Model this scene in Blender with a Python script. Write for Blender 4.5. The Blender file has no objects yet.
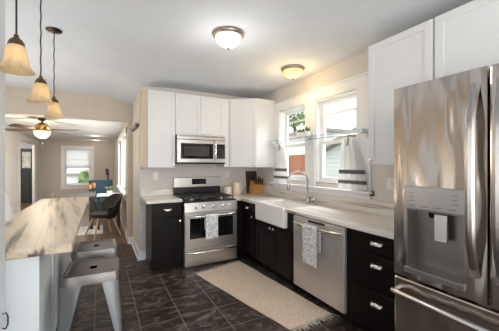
import bpy, bmesh, math, random
from mathutils import Vector, Matrix
random.seed(7)
S = bpy.context.scene
C = S.collection
PI = math.pi

# ------------------------------------------------------------------ camera
cam = bpy.data.cameras.new('camera')
cam.sensor_width = 36.0
cam.lens = 275.0 / 499.0 * 36.0
cam.shift_y = -1.0 / 499.0
cam.clip_start = 0.02
camo = bpy.data.objects.new('camera', cam)
camo.location = (0, 0, 1.43)
camo.rotation_euler = (PI / 2, 0, -math.radians(28.4))
C.objects.link(camo)
S.camera = camo

# ------------------------------------------------------------------ exposure
S.view_settings.view_transform = 'Standard'
S.view_settings.look = 'None'
S.view_settings.exposure = 0.04
S.view_settings.gamma = 1.0
S.view_settings.use_curve_mapping = False

# ------------------------------------------------------------------ world
W = bpy.data.worlds.new('world')
S.world = W
W.use_nodes = True
wn = W.node_tree
bg = wn.nodes['Background']
bg.inputs['Color'].default_value = (0.93, 0.97, 1.0, 1)
bg.inputs['Strength'].default_value = 2.1


def area(name, loc, rot, sx, sy, power, col=(1, 1, 1), portal=False):
    l = bpy.data.lights.new(name, 'AREA')
    l.shape = 'RECTANGLE'
    l.size, l.size_y = sx, sy
    l.energy = power
    l.color = col
    o = bpy.data.objects.new(name, l)
    o.location = loc
    o.rotation_euler = rot
    C.objects.link(o)
    if portal:
        l.cycles.is_portal = True
    return o


def point(name, loc, power, col, r=0.04):
    l = bpy.data.lights.new(name, 'POINT')
    l.energy = power
    l.color = col
    l.shadow_soft_size = r
    o = bpy.data.objects.new(name, l)
    o.location = loc
    C.objects.link(o)
    return o


# daylight through the windows of the kitchen wall (light sits outside the glass)
area('window_daylight', (3.6, 2.9, 3.25), (0, math.radians(52), 0), 1.3, 2.4, 230, (0.95, 0.98, 1.0))
area('window_portal', (2.72, 2.91, 1.74), (0, PI / 2, 0), 1.1, 1.6, 1, portal=True)
# added fill light at an unseen window opening behind the camera
area('rear_fill_light', (0.95, -2.12, 1.45), (math.radians(100), 0, math.radians(12)), 1.8, 2.0, 94, (1.0, 0.99, 0.975))
# added lamps out of view, aimed up to brighten the ceiling
area('ceiling_fill_light', (-0.7, -0.9, 1.1), (PI, 0, 0), 1.6, 1.6, 22, (0.97, 0.985, 1.0))
area('ceiling_fill_light', (-1.4, 3.6, 0.9), (PI, 0, 0), 1.0, 2.2, 30, (0.97, 0.985, 1.0))
# added fill light at an unseen side opening left of the camera
area('side_fill_light', (-1.92, -0.2, 1.55), (0, -PI / 2, 0), 1.6, 1.8, 5, (0.96, 0.98, 1.0))
# daylight through the dining room's right window
area('dining_daylight', (0.95, 7.25, 1.9), (0, math.radians(68), 0), 1.2, 2.8, 115, (1, 0.98, 0.95))
area('hall_fill_light', (-2.9, 10.4, 2.22), (math.radians(25), 0, 0), 1.4, 2.0, 90, (1, 0.98, 0.95))  # added lamp under the hall ceiling to brighten the hall


# ------------------------------------------------------------------ materials
def newmat(name):
    m = bpy.data.materials.new(name)
    m.use_nodes = True
    nt = m.node_tree
    return m, nt, nt.nodes['Principled BSDF']


def pmat(name, col, rough=0.5, metal=0.0, noise=0.0, scale=8.0, bump=0.0, bscale=60.0, spec=0.5, stretch=(1, 1, 1), emit=None, estr=0.0, coat=0.0):
    m, nt, p = newmat(name)
    p.inputs['Roughness'].default_value = rough
    p.inputs['Metallic'].default_value = metal
    p.inputs['Specular IOR Level'].default_value = spec
    p.inputs['Coat Weight'].default_value = coat
    N = nt.nodes
    tc = N.new('ShaderNodeTexCoord')
    mp = N.new('ShaderNodeMapping')
    mp.inputs['Scale'].default_value = stretch
    nt.links.new(tc.outputs['Object'], mp.inputs['Vector'])
    nz = N.new('ShaderNodeTexNoise')
    nz.inputs['Scale'].default_value = scale
    nz.inputs['Detail'].default_value = 5
    nt.links.new(mp.outputs['Vector'], nz.inputs['Vector'])
    rp = N.new('ShaderNodeValToRGB')
    a = 1 - noise
    b = 1 + noise
    rp.color_ramp.elements[0].position = 0.3
    rp.color_ramp.elements[1].position = 0.7
    rp.color_ramp.elements[0].color = (col[0] * a, col[1] * a, col[2] * a, 1)
    rp.color_ramp.elements[1].color = (min(1, col[0] * b), min(1, col[1] * b), min(1, col[2] * b), 1)
    nt.links.new(nz.outputs['Fac'], rp.inputs['Fac'])
    nt.links.new(rp.outputs['Color'], p.inputs['Base Color'])
    if bump > 0:
        n2 = N.new('ShaderNodeTexNoise')
        n2.inputs['Scale'].default_value = bscale
        n2.inputs['Detail'].default_value = 3
        nt.links.new(mp.outputs['Vector'], n2.inputs['Vector'])
        bp = N.new('ShaderNodeBump')
        bp.inputs['Strength'].default_value = bump
        bp.inputs['Distance'].default_value = 0.01
        nt.links.new(n2.outputs['Fac'], bp.inputs['Height'])
        nt.links.new(bp.outputs['Normal'], p.inputs['Normal'])
    if emit:
        p.inputs['Emission Color'].default_value = (*emit, 1)
        p.inputs['Emission Strength'].default_value = estr
    return m


def ramp(nt, fac, stops):
    r = nt.nodes.new('ShaderNodeValToRGB')
    els = r.color_ramp.elements
    while len(els) < len(stops):
        els.new(0.5)
    for e, (pos, c) in zip(els, stops):
        e.position = pos
        e.color = (*c, 1)
    nt.links.new(fac, r.inputs['Fac'])
    return r.outputs['Color']


def tile_mat():
    m, nt, p = newmat('slate_tile')
    N = nt.nodes
    tc = N.new('ShaderNodeTexCoord')
    mp = N.new('ShaderNodeMapping')
    mp.inputs['Location'].default_value = (-0.307, -2.575, 0)
    nt.links.new(tc.outputs['Object'], mp.inputs['Vector'])
    br = N.new('ShaderNodeTexBrick')
    br.offset = 0.0
    br.inputs['Scale'].default_value = 1.0
    br.inputs['Brick Width'].default_value = 0.357
    br.inputs['Row Height'].default_value = 0.36
    br.inputs['Mortar Size'].default_value = 0.0045
    br.inputs['Mortar Smooth'].default_value = 0.1
    br.inputs['Color1'].default_value = (0.0, 0.0, 0.0, 1)
    br.inputs['Color2'].default_value = (1, 1, 1, 1)
    br.inputs['Mortar'].default_value = (0.5, 0.5, 0.5, 1)
    nt.links.new(mp.outputs['Vector'], br.inputs['Vector'])
    nz = N.new('ShaderNodeTexNoise')
    nz.inputs['Scale'].default_value = 4.5
    nz.inputs['Detail'].default_value = 8
    nz.inputs['Roughness'].default_value = 0.65
    nz.inputs['Distortion'].default_value = 1.2
    mp2 = N.new('ShaderNodeMapping')
    mp2.inputs['Scale'].default_value = (1, 2.2, 1)
    mp2.inputs['Rotation'].default_value = (0, 0, 0.5)
    nt.links.new(tc.outputs['Object'], mp2.inputs['Vector'])
    nt.links.new(mp2.outputs['Vector'], nz.inputs['Vector'])
    col = ramp(nt, nz.outputs['Fac'], [(0.32, (0.020, 0.012, 0.010)), (0.5, (0.042, 0.027, 0.022)), (0.68, (0.23, 0.17, 0.15))])
    mx = N.new('ShaderNodeMixRGB')
    mx.blend_type = 'MULTIPLY'
    mx.inputs['Fac'].default_value = 0.35
    nt.links.new(col, mx.inputs['Color1'])
    nt.links.new(br.outputs['Color'], mx.inputs['Color2'])
    mx2 = N.new('ShaderNodeMixRGB')
    nt.links.new(br.outputs['Fac'], mx2.inputs['Fac'])
    nt.links.new(mx.outputs['Color'], mx2.inputs['Color1'])
    mx2.inputs['Color2'].default_value = (0.16, 0.125, 0.105, 1)
    nt.links.new(mx2.outputs['Color'], p.inputs['Base Color'])
    p.inputs['Roughness'].default_value = 0.40
    p.inputs['Specular IOR Level'].default_value = 0.3
    bp = N.new('ShaderNodeBump')
    bp.inputs['Strength'].default_value = 0.35
    bp.inputs['Distance'].default_value = 0.004
    sub = N.new('ShaderNodeMath')
    sub.operation = 'SUBTRACT'
    nt.links.new(nz.outputs['Fac'], sub.inputs[0])
    nt.links.new(br.outputs['Fac'], sub.inputs[1])
    nt.links.new(sub.outputs[0], bp.inputs['Height'])
    nt.links.new(bp.outputs['Normal'], p.inputs['Normal'])
    return m


def plank_mat(name, c1, c2, w=1.2, h=0.11):
    m, nt, p = newmat(name)
    N = nt.nodes
    tc = N.new('ShaderNodeTexCoord')
    mp = N.new('ShaderNodeMapping')
    mp.inputs['Rotation'].default_value = (0, 0, PI / 2)
    nt.links.new(tc.outputs['Object'], mp.inputs['Vector'])
    br = N.new('ShaderNodeTexBrick')
    br.inputs['Scale'].default_value = 1
    br.inputs['Brick Width'].default_value = w
    br.inputs['Row Height'].default_value = h
    br.inputs['Mortar Size'].default_value = 0.002
    br.inputs['Color1'].default_value = (*c1, 1)
    br.inputs['Color2'].default_value = (*c2, 1)
    br.inputs['Mortar'].default_value = (c1[0] * .4, c1[1] * .4, c1[2] * .4, 1)
    nt.links.new(mp.outputs['Vector'], br.inputs['Vector'])
    nt.links.new(br.outputs['Color'], p.inputs['Base Color'])
    p.inputs['Roughness'].default_value = 0.35
    return m


def stone_mat(name, base, mid, vein, along='Y', scale=2.6, rough=0.25, stretch=5.0, stops=(0.30, 0.42, 0.56), rot=0.0, dist=0.9, off=0.0):
    m, nt, p = newmat(name)
    N = nt.nodes
    tc = N.new('ShaderNodeTexCoord')
    mp = N.new('ShaderNodeMapping')
    mp.inputs['Scale'].default_value = (stretch, 1, stretch) if along == 'Y' else (1, stretch, stretch)
    mp.inputs['Location'].default_value = (off, off * 0.7, 0)
    pre = N.new('ShaderNodeMapping')
    pre.inputs['Rotation'].default_value = (0, 0, rot)
    nt.links.new(tc.outputs['Object'], pre.inputs['Vector'])
    nt.links.new(pre.outputs['Vector'], mp.inputs['Vector'])
    nz = N.new('ShaderNodeTexNoise')
    nz.inputs['Scale'].default_value = scale
    nz.inputs['Detail'].default_value = 7
    nz.inputs['Roughness'].default_value = 0.62
    nz.inputs['Distortion'].default_value = dist
    nt.links.new(mp.outputs['Vector'], nz.inputs['Vector'])
    c = ramp(nt, nz.outputs['Fac'], [(stops[0], vein), (stops[1], mid), (stops[2], base)])
    nt.links.new(c, p.inputs['Base Color'])
    p.inputs['Roughness'].default_value = rough
    return m


def steel_mat(name, col=(0.60, 0.58, 0.56), rough=0.26, wave=0.15, axis='Z', wscale=5.0, metal=1.0):
    m, nt, p = newmat(name)
    N = nt.nodes
    p.inputs['Metallic'].default_value = metal
    tc = N.new('ShaderNodeTexCoord')
    mp = N.new('ShaderNodeMapping')
    mp.inputs['Scale'].default_value = {'Z': (120, 120, 1.5), 'Y': (120, 1.5, 120), 'X': (1.5, 120, 120)}[axis]
    nt.links.new(tc.outputs['Object'], mp.inputs['Vector'])
    nz = N.new('ShaderNodeTexNoise')
    nz.inputs['Scale'].default_value = 3
    nt.links.new(mp.outputs['Vector'], nz.inputs['Vector'])
    mr = N.new('ShaderNodeMapRange')
    mr.inputs['To Min'].default_value = rough - 0.05
    mr.inputs['To Max'].default_value = rough + 0.05
    nt.links.new(nz.outputs['Fac'], mr.inputs['Value'])
    nt.links.new(mr.outputs['Result'], p.inputs['Roughness'])
    p.inputs['Base Color'].default_value = (*col, 1)
    if wave > 0:
        mp2 = N.new('ShaderNodeMapping')
        mp2.inputs['Scale'].default_value = {'Z': (1, 1, 0.22), 'Y': (1, 0.22, 1), 'X': (0.22, 1, 1)}[axis]
        nt.links.new(tc.outputs['Object'], mp2.inputs['Vector'])
        n2 = N.new('ShaderNodeTexNoise')
        n2.inputs['Scale'].default_value = wscale
        n2.inputs['Detail'].default_value = 1
        nt.links.new(mp2.outputs['Vector'], n2.inputs['Vector'])
        bp = N.new('ShaderNodeBump')
        bp.inputs['Strength'].default_value = wave
        bp.inputs['Distance'].default_value = 0.05
        nt.links.new(n2.outputs['Fac'], bp.inputs['Height'])
        nt.links.new(bp.outputs['Normal'], p.inputs['Normal'])
    return m


def glass_mat(name, tint=(1, 1, 1), refl=0.06, rough=0.02):
    m = bpy.data.materials.new(name)
    m.use_nodes = True
    nt = m.node_tree
    N = nt.nodes
    N.remove(N['Principled BSDF'])
    tr = N.new('ShaderNodeBsdfTransparent')
    tr.inputs['Color'].default_value = (*tint, 1)
    gl = N.new('ShaderNodeBsdfGlossy')
    gl.inputs['Roughness'].default_value = rough
    lw = N.new('ShaderNodeLayerWeight')
    lw.inputs['Blend'].default_value = 0.5
    pw = N.new('ShaderNodeMath')
    pw.operation = 'POWER'
    pw.inputs[1].default_value = 5.0
    nt.links.new(lw.outputs['Facing'], pw.inputs[0])
    fr = N.new('ShaderNodeMath')
    fr.operation = 'MULTIPLY_ADD'
    fr.inputs[1].default_value = 0.6
    fr.inputs[2].default_value = refl * 0.5
    nt.links.new(pw.outputs[0], fr.inputs[0])
    mx = N.new('ShaderNodeMixShader')
    nt.links.new(fr.outputs[0], mx.inputs['Fac'])
    nt.links.new(tr.outputs[0], mx.inputs[1])
    nt.links.new(gl.outputs[0], mx.inputs[2])
    nt.links.new(mx.outputs[0], N['Material Output'].inputs['Surface'])
    return m


def shade_mat(name, col, emit, estr, rough=0.3):
    # lit frosted glass lampshade with a slightly mottled glow
    m, nt, p = newmat(name)
    N = nt.nodes
    tc = N.new('ShaderNodeTexCoord')
    nz = N.new('ShaderNodeTexNoise')
    nz.inputs['Scale'].default_value = 14
    nz.inputs['Detail'].default_value = 4
    nt.links.new(tc.outputs['Object'], nz.inputs['Vector'])
    c = ramp(nt, nz.outputs['Fac'], [(0.35, tuple(x * 0.75 for x in emit)), (0.65, emit)])
    nt.links.new(c, p.inputs['Emission Color'])
    p.inputs['Emission Strength'].default_value = estr
    p.inputs['Base Color'].default_value = (*col, 1)
    p.inputs['Roughness'].default_value = rough
    return m


def towel_mat(name, c1, c2, scale=38):
    m, nt, p = newmat(name)
    N = nt.nodes
    tc = N.new('ShaderNodeTexCoord')
    nz = N.new('ShaderNodeTexNoise')
    nz.inputs['Scale'].default_value = scale
    nz.inputs['Detail'].default_value = 2
    nz.inputs['Distortion'].default_value = 2.0
    nt.links.new(tc.outputs['Object'], nz.inputs['Vector'])
    c = ramp(nt, nz.outputs['Fac'], [(0.46, c1), (0.54, c2)])
    nt.links.new(c, p.inputs['Base Color'])
    p.inputs['Roughness'].default_value = 0.9
    return m


def stripe_mat(name, bands, base, stripe):
    # bands of darker cloth at given heights (object z)
    m, nt, p = newmat(name)
    N = nt.nodes
    tc = N.new('ShaderNodeTexCoord')
    sp = N.new('ShaderNodeSeparateXYZ')
    nt.links.new(tc.outputs['Object'], sp.inputs[0])
    tot = None
    for z0, z1 in bands:
        a = N.new('ShaderNodeMath')
        a.operation = 'GREATER_THAN'
        a.inputs[1].default_value = z0
        b = N.new('ShaderNodeMath')
        b.operation = 'LESS_THAN'
        b.inputs[1].default_value = z1
        nt.links.new(sp.outputs['Z'], a.inputs[0])
        nt.links.new(sp.outputs['Z'], b.inputs[0])
        k = N.new('ShaderNodeMath')
        k.operation = 'MULTIPLY'
        nt.links.new(a.outputs[0], k.inputs[0])
        nt.links.new(b.outputs[0], k.inputs[1])
        if tot is None:
            tot = k
        else:
            s = N.new('ShaderNodeMath')
            s.operation = 'ADD'
            nt.links.new(tot.outputs[0], s.inputs[0])
            nt.links.new(k.outputs[0], s.inputs[1])
            tot = s
    mx = N.new('ShaderNodeMixRGB')
    nt.links.new(tot.outputs[0], mx.inputs['Fac'])
    mx.inputs['Color1'].default_value = (*base, 1)
    mx.inputs['Color2'].default_value = (*stripe, 1)
    nt.links.new(mx.outputs['Color'], p.inputs['Base Color'])
    p.inputs['Roughness'].default_value = 0.95
    return m


def weave_mat(name, c1, c2, sc=160):
    m, nt, p = newmat(name)
    N = nt.nodes
    tc = N.new('ShaderNodeTexCoord')
    mp = N.new('ShaderNodeMapping')
    mp.inputs['Rotation'].default_value = (0, 0, 0.78)
    nt.links.new(tc.outputs['Object'], mp.inputs['Vector'])
    ck = N.new('ShaderNodeTexVoronoi')
    ck.inputs['Scale'].default_value = sc * 0.35
    nt.links.new(mp.outputs['Vector'], ck.inputs['Vector'])
    nz = N.new('ShaderNodeTexNoise')
    nz.inputs['Scale'].default_value = sc
    nz.inputs['Detail'].default_value = 3
    nt.links.new(mp.outputs['Vector'], nz.inputs['Vector'])
    ad = N.new('ShaderNodeMath')
    ad.operation = 'ADD'
    nt.links.new(ck.outputs['Distance'], ad.inputs[0])
    nt.links.new(nz.outputs['Fac'], ad.inputs[1])
    c = ramp(nt, ad.outputs[0], [(0.55, c1), (1.0, c2)])
    nt.links.new(c, p.inputs['Base Color'])
    p.inputs['Roughness'].default_value = 0.95
    bp = N.new('ShaderNodeBump')
    bp.inputs['Strength'].default_value = 0.6
    bp.inputs['Distance'].default_value = 0.006
    nt.links.new(ad.outputs[0], bp.inputs['Height'])
    nt.links.new(bp.outputs['Normal'], p.inputs['Normal'])
    return m


def siding_mat(name, c, h=0.13):
    m, nt, p = newmat(name)
    N = nt.nodes
    tc = N.new('ShaderNodeTexCoord')
    br = N.new('ShaderNodeTexBrick')
    mp = N.new('ShaderNodeMapping')
    mp.inputs['Rotation'].default_value = (PI / 2, 0, PI / 2)
    nt.links.new(tc.outputs['Object'], br.inputs['Vector'])
    sp = N.new('ShaderNodeSeparateXYZ')
    nt.links.new(tc.outputs['Object'], sp.inputs[0])
    md = N.new('ShaderNodeMath')
    md.operation = 'MODULO'
    md.inputs[1].default_value = h
    ad = N.new('ShaderNodeMath')
    ad.inputs[1].default_value = 50 * h
    nt.links.new(sp.outputs['Z'], ad.inputs[0])
    nt.links.new(ad.outputs[0], md.inputs[0])
    dv = N.new('ShaderNodeMath')
    dv.operation = 'DIVIDE'
    dv.inputs[1].default_value = h
    nt.links.new(md.outputs[0], dv.inputs[0])
    col = ramp(nt, dv.outputs[0], [(0.0, tuple(x * .6 for x in c)), (0.14, c), (1.0, c)])
    nt.links.new(col, p.inputs['Base Color'])
    p.inputs['Roughness'].default_value = 0.7
    return m


M = {}
M['wall'] = pmat('greige_paint', (0.65, 0.61, 0.565), 0.7, noise=0.02, bump=0.08, bscale=120)
M['wall_dining'] = pmat('grey_tan_paint', (0.58, 0.525, 0.465), 0.7, noise=0.02)
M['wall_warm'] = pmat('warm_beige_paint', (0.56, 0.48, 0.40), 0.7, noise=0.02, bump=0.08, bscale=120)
M['ceiling'] = pmat('ceiling_paint', (0.685, 0.71, 0.74), 0.85, noise=0.03, scale=2.5, bump=0.25, bscale=22)
M['ceiling2'] = pmat('dining_ceiling_paint', (0.70, 0.70, 0.70), 0.85, noise=0.02, bump=0.3, bscale=30)
M['trim'] = pmat('white_trim_paint', (0.82, 0.825, 0.83), 0.4, noise=0.01)
M['white'] = pmat('white_cabinet_paint', (0.74, 0.74, 0.74), 0.38, noise=0.01)
M['panel'] = pmat('white_panel_paint', (0.70, 0.74, 0.765), 0.45, noise=0.02)
M['cabside'] = pmat('raw_maple_side', (0.58, 0.47, 0.36), 0.55, noise=0.08, scale=4, stretch=(6, 6, 0.6))
M['espresso'] = pmat('espresso_wood', (0.007, 0.0045, 0.0045), 0.33, noise=0.25, scale=3, stretch=(8, 8, 0.7), spec=0.16)
M['nickel'] = pmat('brushed_nickel', (0.75, 0.73, 0.70), 0.22, 1.0)
M['chrome'] = pmat('polished_chrome', (0.46, 0.45, 0.44), 0.2, 1.0)
M['black'] = pmat('black_enamel', (0.010, 0.010, 0.011), 0.25)
M['iron'] = pmat('cast_iron', (0.035, 0.035, 0.037), 0.34, 0.3, noise=0.2)
M['glassblack'] = pmat('black_oven_glass', (0.005, 0.005, 0.005), 0.08)
M['display'] = pmat('dark_display', (0.012, 0.013, 0.016), 0.15)
M['greyglass'] = pmat('grey_door_glass', (0.055, 0.055, 0.056), 0.12)
M['steel'] = steel_mat('stainless_steel', (0.53, 0.515, 0.50), 0.32, 0.0, 'X')
M['knob'] = pmat('silver_knob', (0.72, 0.73, 0.75), 0.25, 0.7)
M['steel_v'] = steel_mat('stainless_steel_door', (0.54, 0.49, 0.44), 0.17, 0.65, 'Z', 8.0)
M['steel_dw'] = steel_mat('stainless_steel_dishwasher', (0.62, 0.595, 0.57), 0.42, 0.05, 'Z', metal=0.8)
M['steel_dark'] = steel_mat('grey_steel_trim', (0.42, 0.40, 0.39), 0.30, 0.0, 'Z')
M['niche'] = pmat('dispenser_grey', (0.26, 0.245, 0.23), 0.28, 0.9)
M['gun'] = steel_mat('gunmetal', (0.33, 0.345, 0.355), 0.34, 0.25, 'Z', 6.0)
M['gun_seat'] = steel_mat('brownish_gunmetal', (0.22, 0.205, 0.195), 0.46, 0.25, 'Y', 6.0)  # darker and browner than the leg metal
M['tile'] = tile_mat()
M['wood_floor'] = plank_mat('brown_floorboards', (0.17, 0.095, 0.055), (0.24, 0.14, 0.085))
M['stone_warm'] = stone_mat('cream_veined_stone', (0.66, 0.555, 0.425), (0.52, 0.42, 0.325), (0.13, 0.095, 0.078), 'Y', 0.5, 0.45, 20.0, (0.37, 0.455, 0.54), -0.11, 0.3, 9.1)
M['stone'] = stone_mat('white_streaked_stone', (0.74, 0.71, 0.66), (0.62, 0.57, 0.51), (0.17, 0.15, 0.14), 'Y', 0.9, 0.28, 22.0, (0.34, 0.43, 0.53), 0.0, 0.5)
M['stone_x'] = stone_mat('white_streaked_stone_back', (0.74, 0.71, 0.66), (0.62, 0.57, 0.51), (0.30, 0.27, 0.25), 'X', 1.6, 0.28, 9.0, (0.30, 0.40, 0.50))
M['sink'] = pmat('white_fireclay', (0.82, 0.80, 0.77), 0.15, noise=0.01)
M['rug'] = weave_mat('beige_woven_jute', (0.36, 0.265, 0.19), (0.76, 0.61, 0.48), 260)
M['fringe'] = pmat('grey_fringe', (0.42, 0.38, 0.33), 0.95, noise=0.35, scale=40)
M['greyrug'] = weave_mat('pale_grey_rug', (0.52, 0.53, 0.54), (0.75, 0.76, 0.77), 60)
M['towel1'] = towel_mat('grey_leaf_print_cloth', (0.82, 0.82, 0.82), (0.33, 0.34, 0.36), 42)
M['towel2'] = towel_mat('grey_floral_print_cloth', (0.80, 0.79, 0.78), (0.36, 0.35, 0.36), 46)
M['curtain'] = stripe_mat('striped_cotton', [(1.212, 1.252), (1.325, 1.370)], (0.84, 0.83, 0.81), (0.22, 0.22, 0.22))
_nt = M['curtain'].node_tree
_tl = _nt.nodes.new('ShaderNodeBsdfTranslucent')
_nt.links.new(_nt.nodes['Principled BSDF'].inputs['Base Color'].links[0].from_socket, _tl.inputs['Color'])
_mx = _nt.nodes.new('ShaderNodeMixShader')
_mx.inputs['Fac'].default_value = 0.5
_nt.links.new(_nt.nodes['Principled BSDF'].outputs[0], _mx.inputs[1])
_nt.links.new(_tl.outputs[0], _mx.inputs[2])
_nt.links.new(_mx.outputs[0], _nt.nodes['Material Output'].inputs['Surface'])
M['glass'] = glass_mat('window_glass')
M['shelfglass'] = glass_mat('shelf_glass', (0.90, 0.97, 0.99))
M['bronze'] = pmat('dark_bronze', (0.05, 0.035, 0.025), 0.35, 0.8)
M['bronze2'] = pmat('antique_bronze', (0.16, 0.10, 0.055), 0.32, 0.9)
M['brass'] = pmat('aged_brass', (0.50, 0.32, 0.12), 0.3, 0.9)
M['ringmetal'] = pmat('satin_bronze_ring', (0.36, 0.29, 0.23), 0.3, 0.9)
M['cord'] = pmat('black_cord', (0.012, 0.010, 0.009), 0.5)
M['shade'] = pmat('amber_frosted_glass', (0.66, 0.53, 0.35), 0.25, noise=0.15, scale=30, stretch=(1, 1, 0.3))
_nt = M['shade'].node_tree
_tl = _nt.nodes.new('ShaderNodeBsdfTranslucent')
_tl.inputs['Color'].default_value = (0.97, 0.86, 0.66, 1)
_mx = _nt.nodes.new('ShaderNodeMixShader')
_mx.inputs['Fac'].default_value = 0.5
_nt.links.new(_nt.nodes['Principled BSDF'].outputs[0], _mx.inputs[1])
_nt.links.new(_tl.outputs[0], _mx.inputs[2])
_nt.links.new(_mx.outputs[0], _nt.nodes['Material Output'].inputs['Surface'])
M['dome_white'] = shade_mat('lit_white_dome', (0.9, 0.9, 0.88), (1.0, 0.98, 0.94), 1.1)
M['dome_amber'] = shade_mat('lit_amber_dome', (0.80, 0.62, 0.30), (1.0, 0.74, 0.32), 0.72)
M['fan_bowl'] = shade_mat('lit_cream_bowl', (0.9, 0.8, 0.6), (1.0, 0.86, 0.58), 1.0)
M['bulb'] = pmat('lit_bulb', (1, 0.9, 0.7), 0.3, emit=(1.0, 0.84, 0.62), estr=3.4)
M['spot'] = pmat('lit_spot', (1, 0.95, 0.9), 0.3, emit=(1.0, 0.95, 0.88), estr=6)
M['darkwood'] = pmat('dark_walnut', (0.05, 0.028, 0.018), 0.4, noise=0.3, scale=4, stretch=(1, 6, 6))
M['lightwood'] = pmat('pale_beech', (0.58, 0.44, 0.32), 0.5, noise=0.1, scale=5, stretch=(5, 5, 0.6))
M['orangewood'] = pmat('honey_wood', (0.55, 0.27, 0.09), 0.4, noise=0.2, scale=6, stretch=(6, 6, 0.6))
M['ceramic'] = pmat('cream_ceramic', (0.80, 0.68, 0.56), 0.35, noise=0.03)
M['ceramic_w'] = pmat('white_ceramic', (0.82, 0.82, 0.81), 0.25)
M['charcoal'] = pmat('charcoal_upholstery', (0.008, 0.0075, 0.008), 0.75, noise=0.15, scale=30)
M['blue'] = pmat('teal_blue_upholstery', (0.020, 0.055, 0.09), 0.8, noise=0.2, scale=30)
M['greytop'] = pmat('grey_table_top', (0.13, 0.125, 0.12), 0.7, noise=0.1)
M['amber'] = pmat('amber_glass', (0.50, 0.26, 0.07), 0.15, noise=0.1)
M['leaf'] = pmat('green_leaf', (0.09, 0.17, 0.05), 0.6, noise=0.3, scale=12)
M['leaf_out'] = pmat('pale_leaf', (0.26, 0.36, 0.14), 0.6, noise=0.4, scale=3)  # pale green for the outdoor foliage
M['plastic'] = pmat('white_plastic', (0.78, 0.77, 0.75), 0.35)
M['doorgrey'] = pmat('charcoal_door_paint', (0.035, 0.036, 0.040), 0.4)
M['blind'] = pmat('white_roller_blind', (0.9, 0.9, 0.9), 0.8)
_nt = M['blind'].node_tree
_tl = _nt.nodes.new('ShaderNodeBsdfTranslucent')
_tl.inputs['Color'].default_value = (0.9, 0.9, 0.9, 1)
_mx = _nt.nodes.new('ShaderNodeMixShader')
_mx.inputs['Fac'].default_value = 0.8
_nt.links.new(_nt.nodes['Principled BSDF'].outputs[0], _mx.inputs[1])
_nt.links.new(_tl.outputs[0], _mx.inputs[2])
_nt.links.new(_mx.outputs[0], _nt.nodes['Material Output'].inputs['Surface'])
M['siding'] = siding_mat('pale_grey_siding', (0.62, 0.64, 0.66))
M['roof'] = pmat('grey_brown_shingle', (0.33, 0.29, 0.27), 0.9, noise=0.3, scale=14)
M['fencewood'] = pmat('red_brown_fence', (0.36, 0.13, 0.06), 0.7, noise=0.25, scale=4, stretch=(6, 6, 0.5))
M['outwall'] = pmat('white_stucco', (0.85, 0.85, 0.84), 0.8, noise=0.02)
M['grass'] = pmat('lawn_green', (0.16, 0.24, 0.07), 0.9, noise=0.3, scale=6)
M['bark'] = pmat('bark', (0.10, 0.07, 0.05), 0.9, noise=0.3, scale=8)
M['void'] = pmat('slot_dark_paint', (0.004, 0.004, 0.004), 0.9, spec=0.0)
M['rubber'] = pmat('black_rubber', (0.015, 0.015, 0.015), 0.7)


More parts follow.
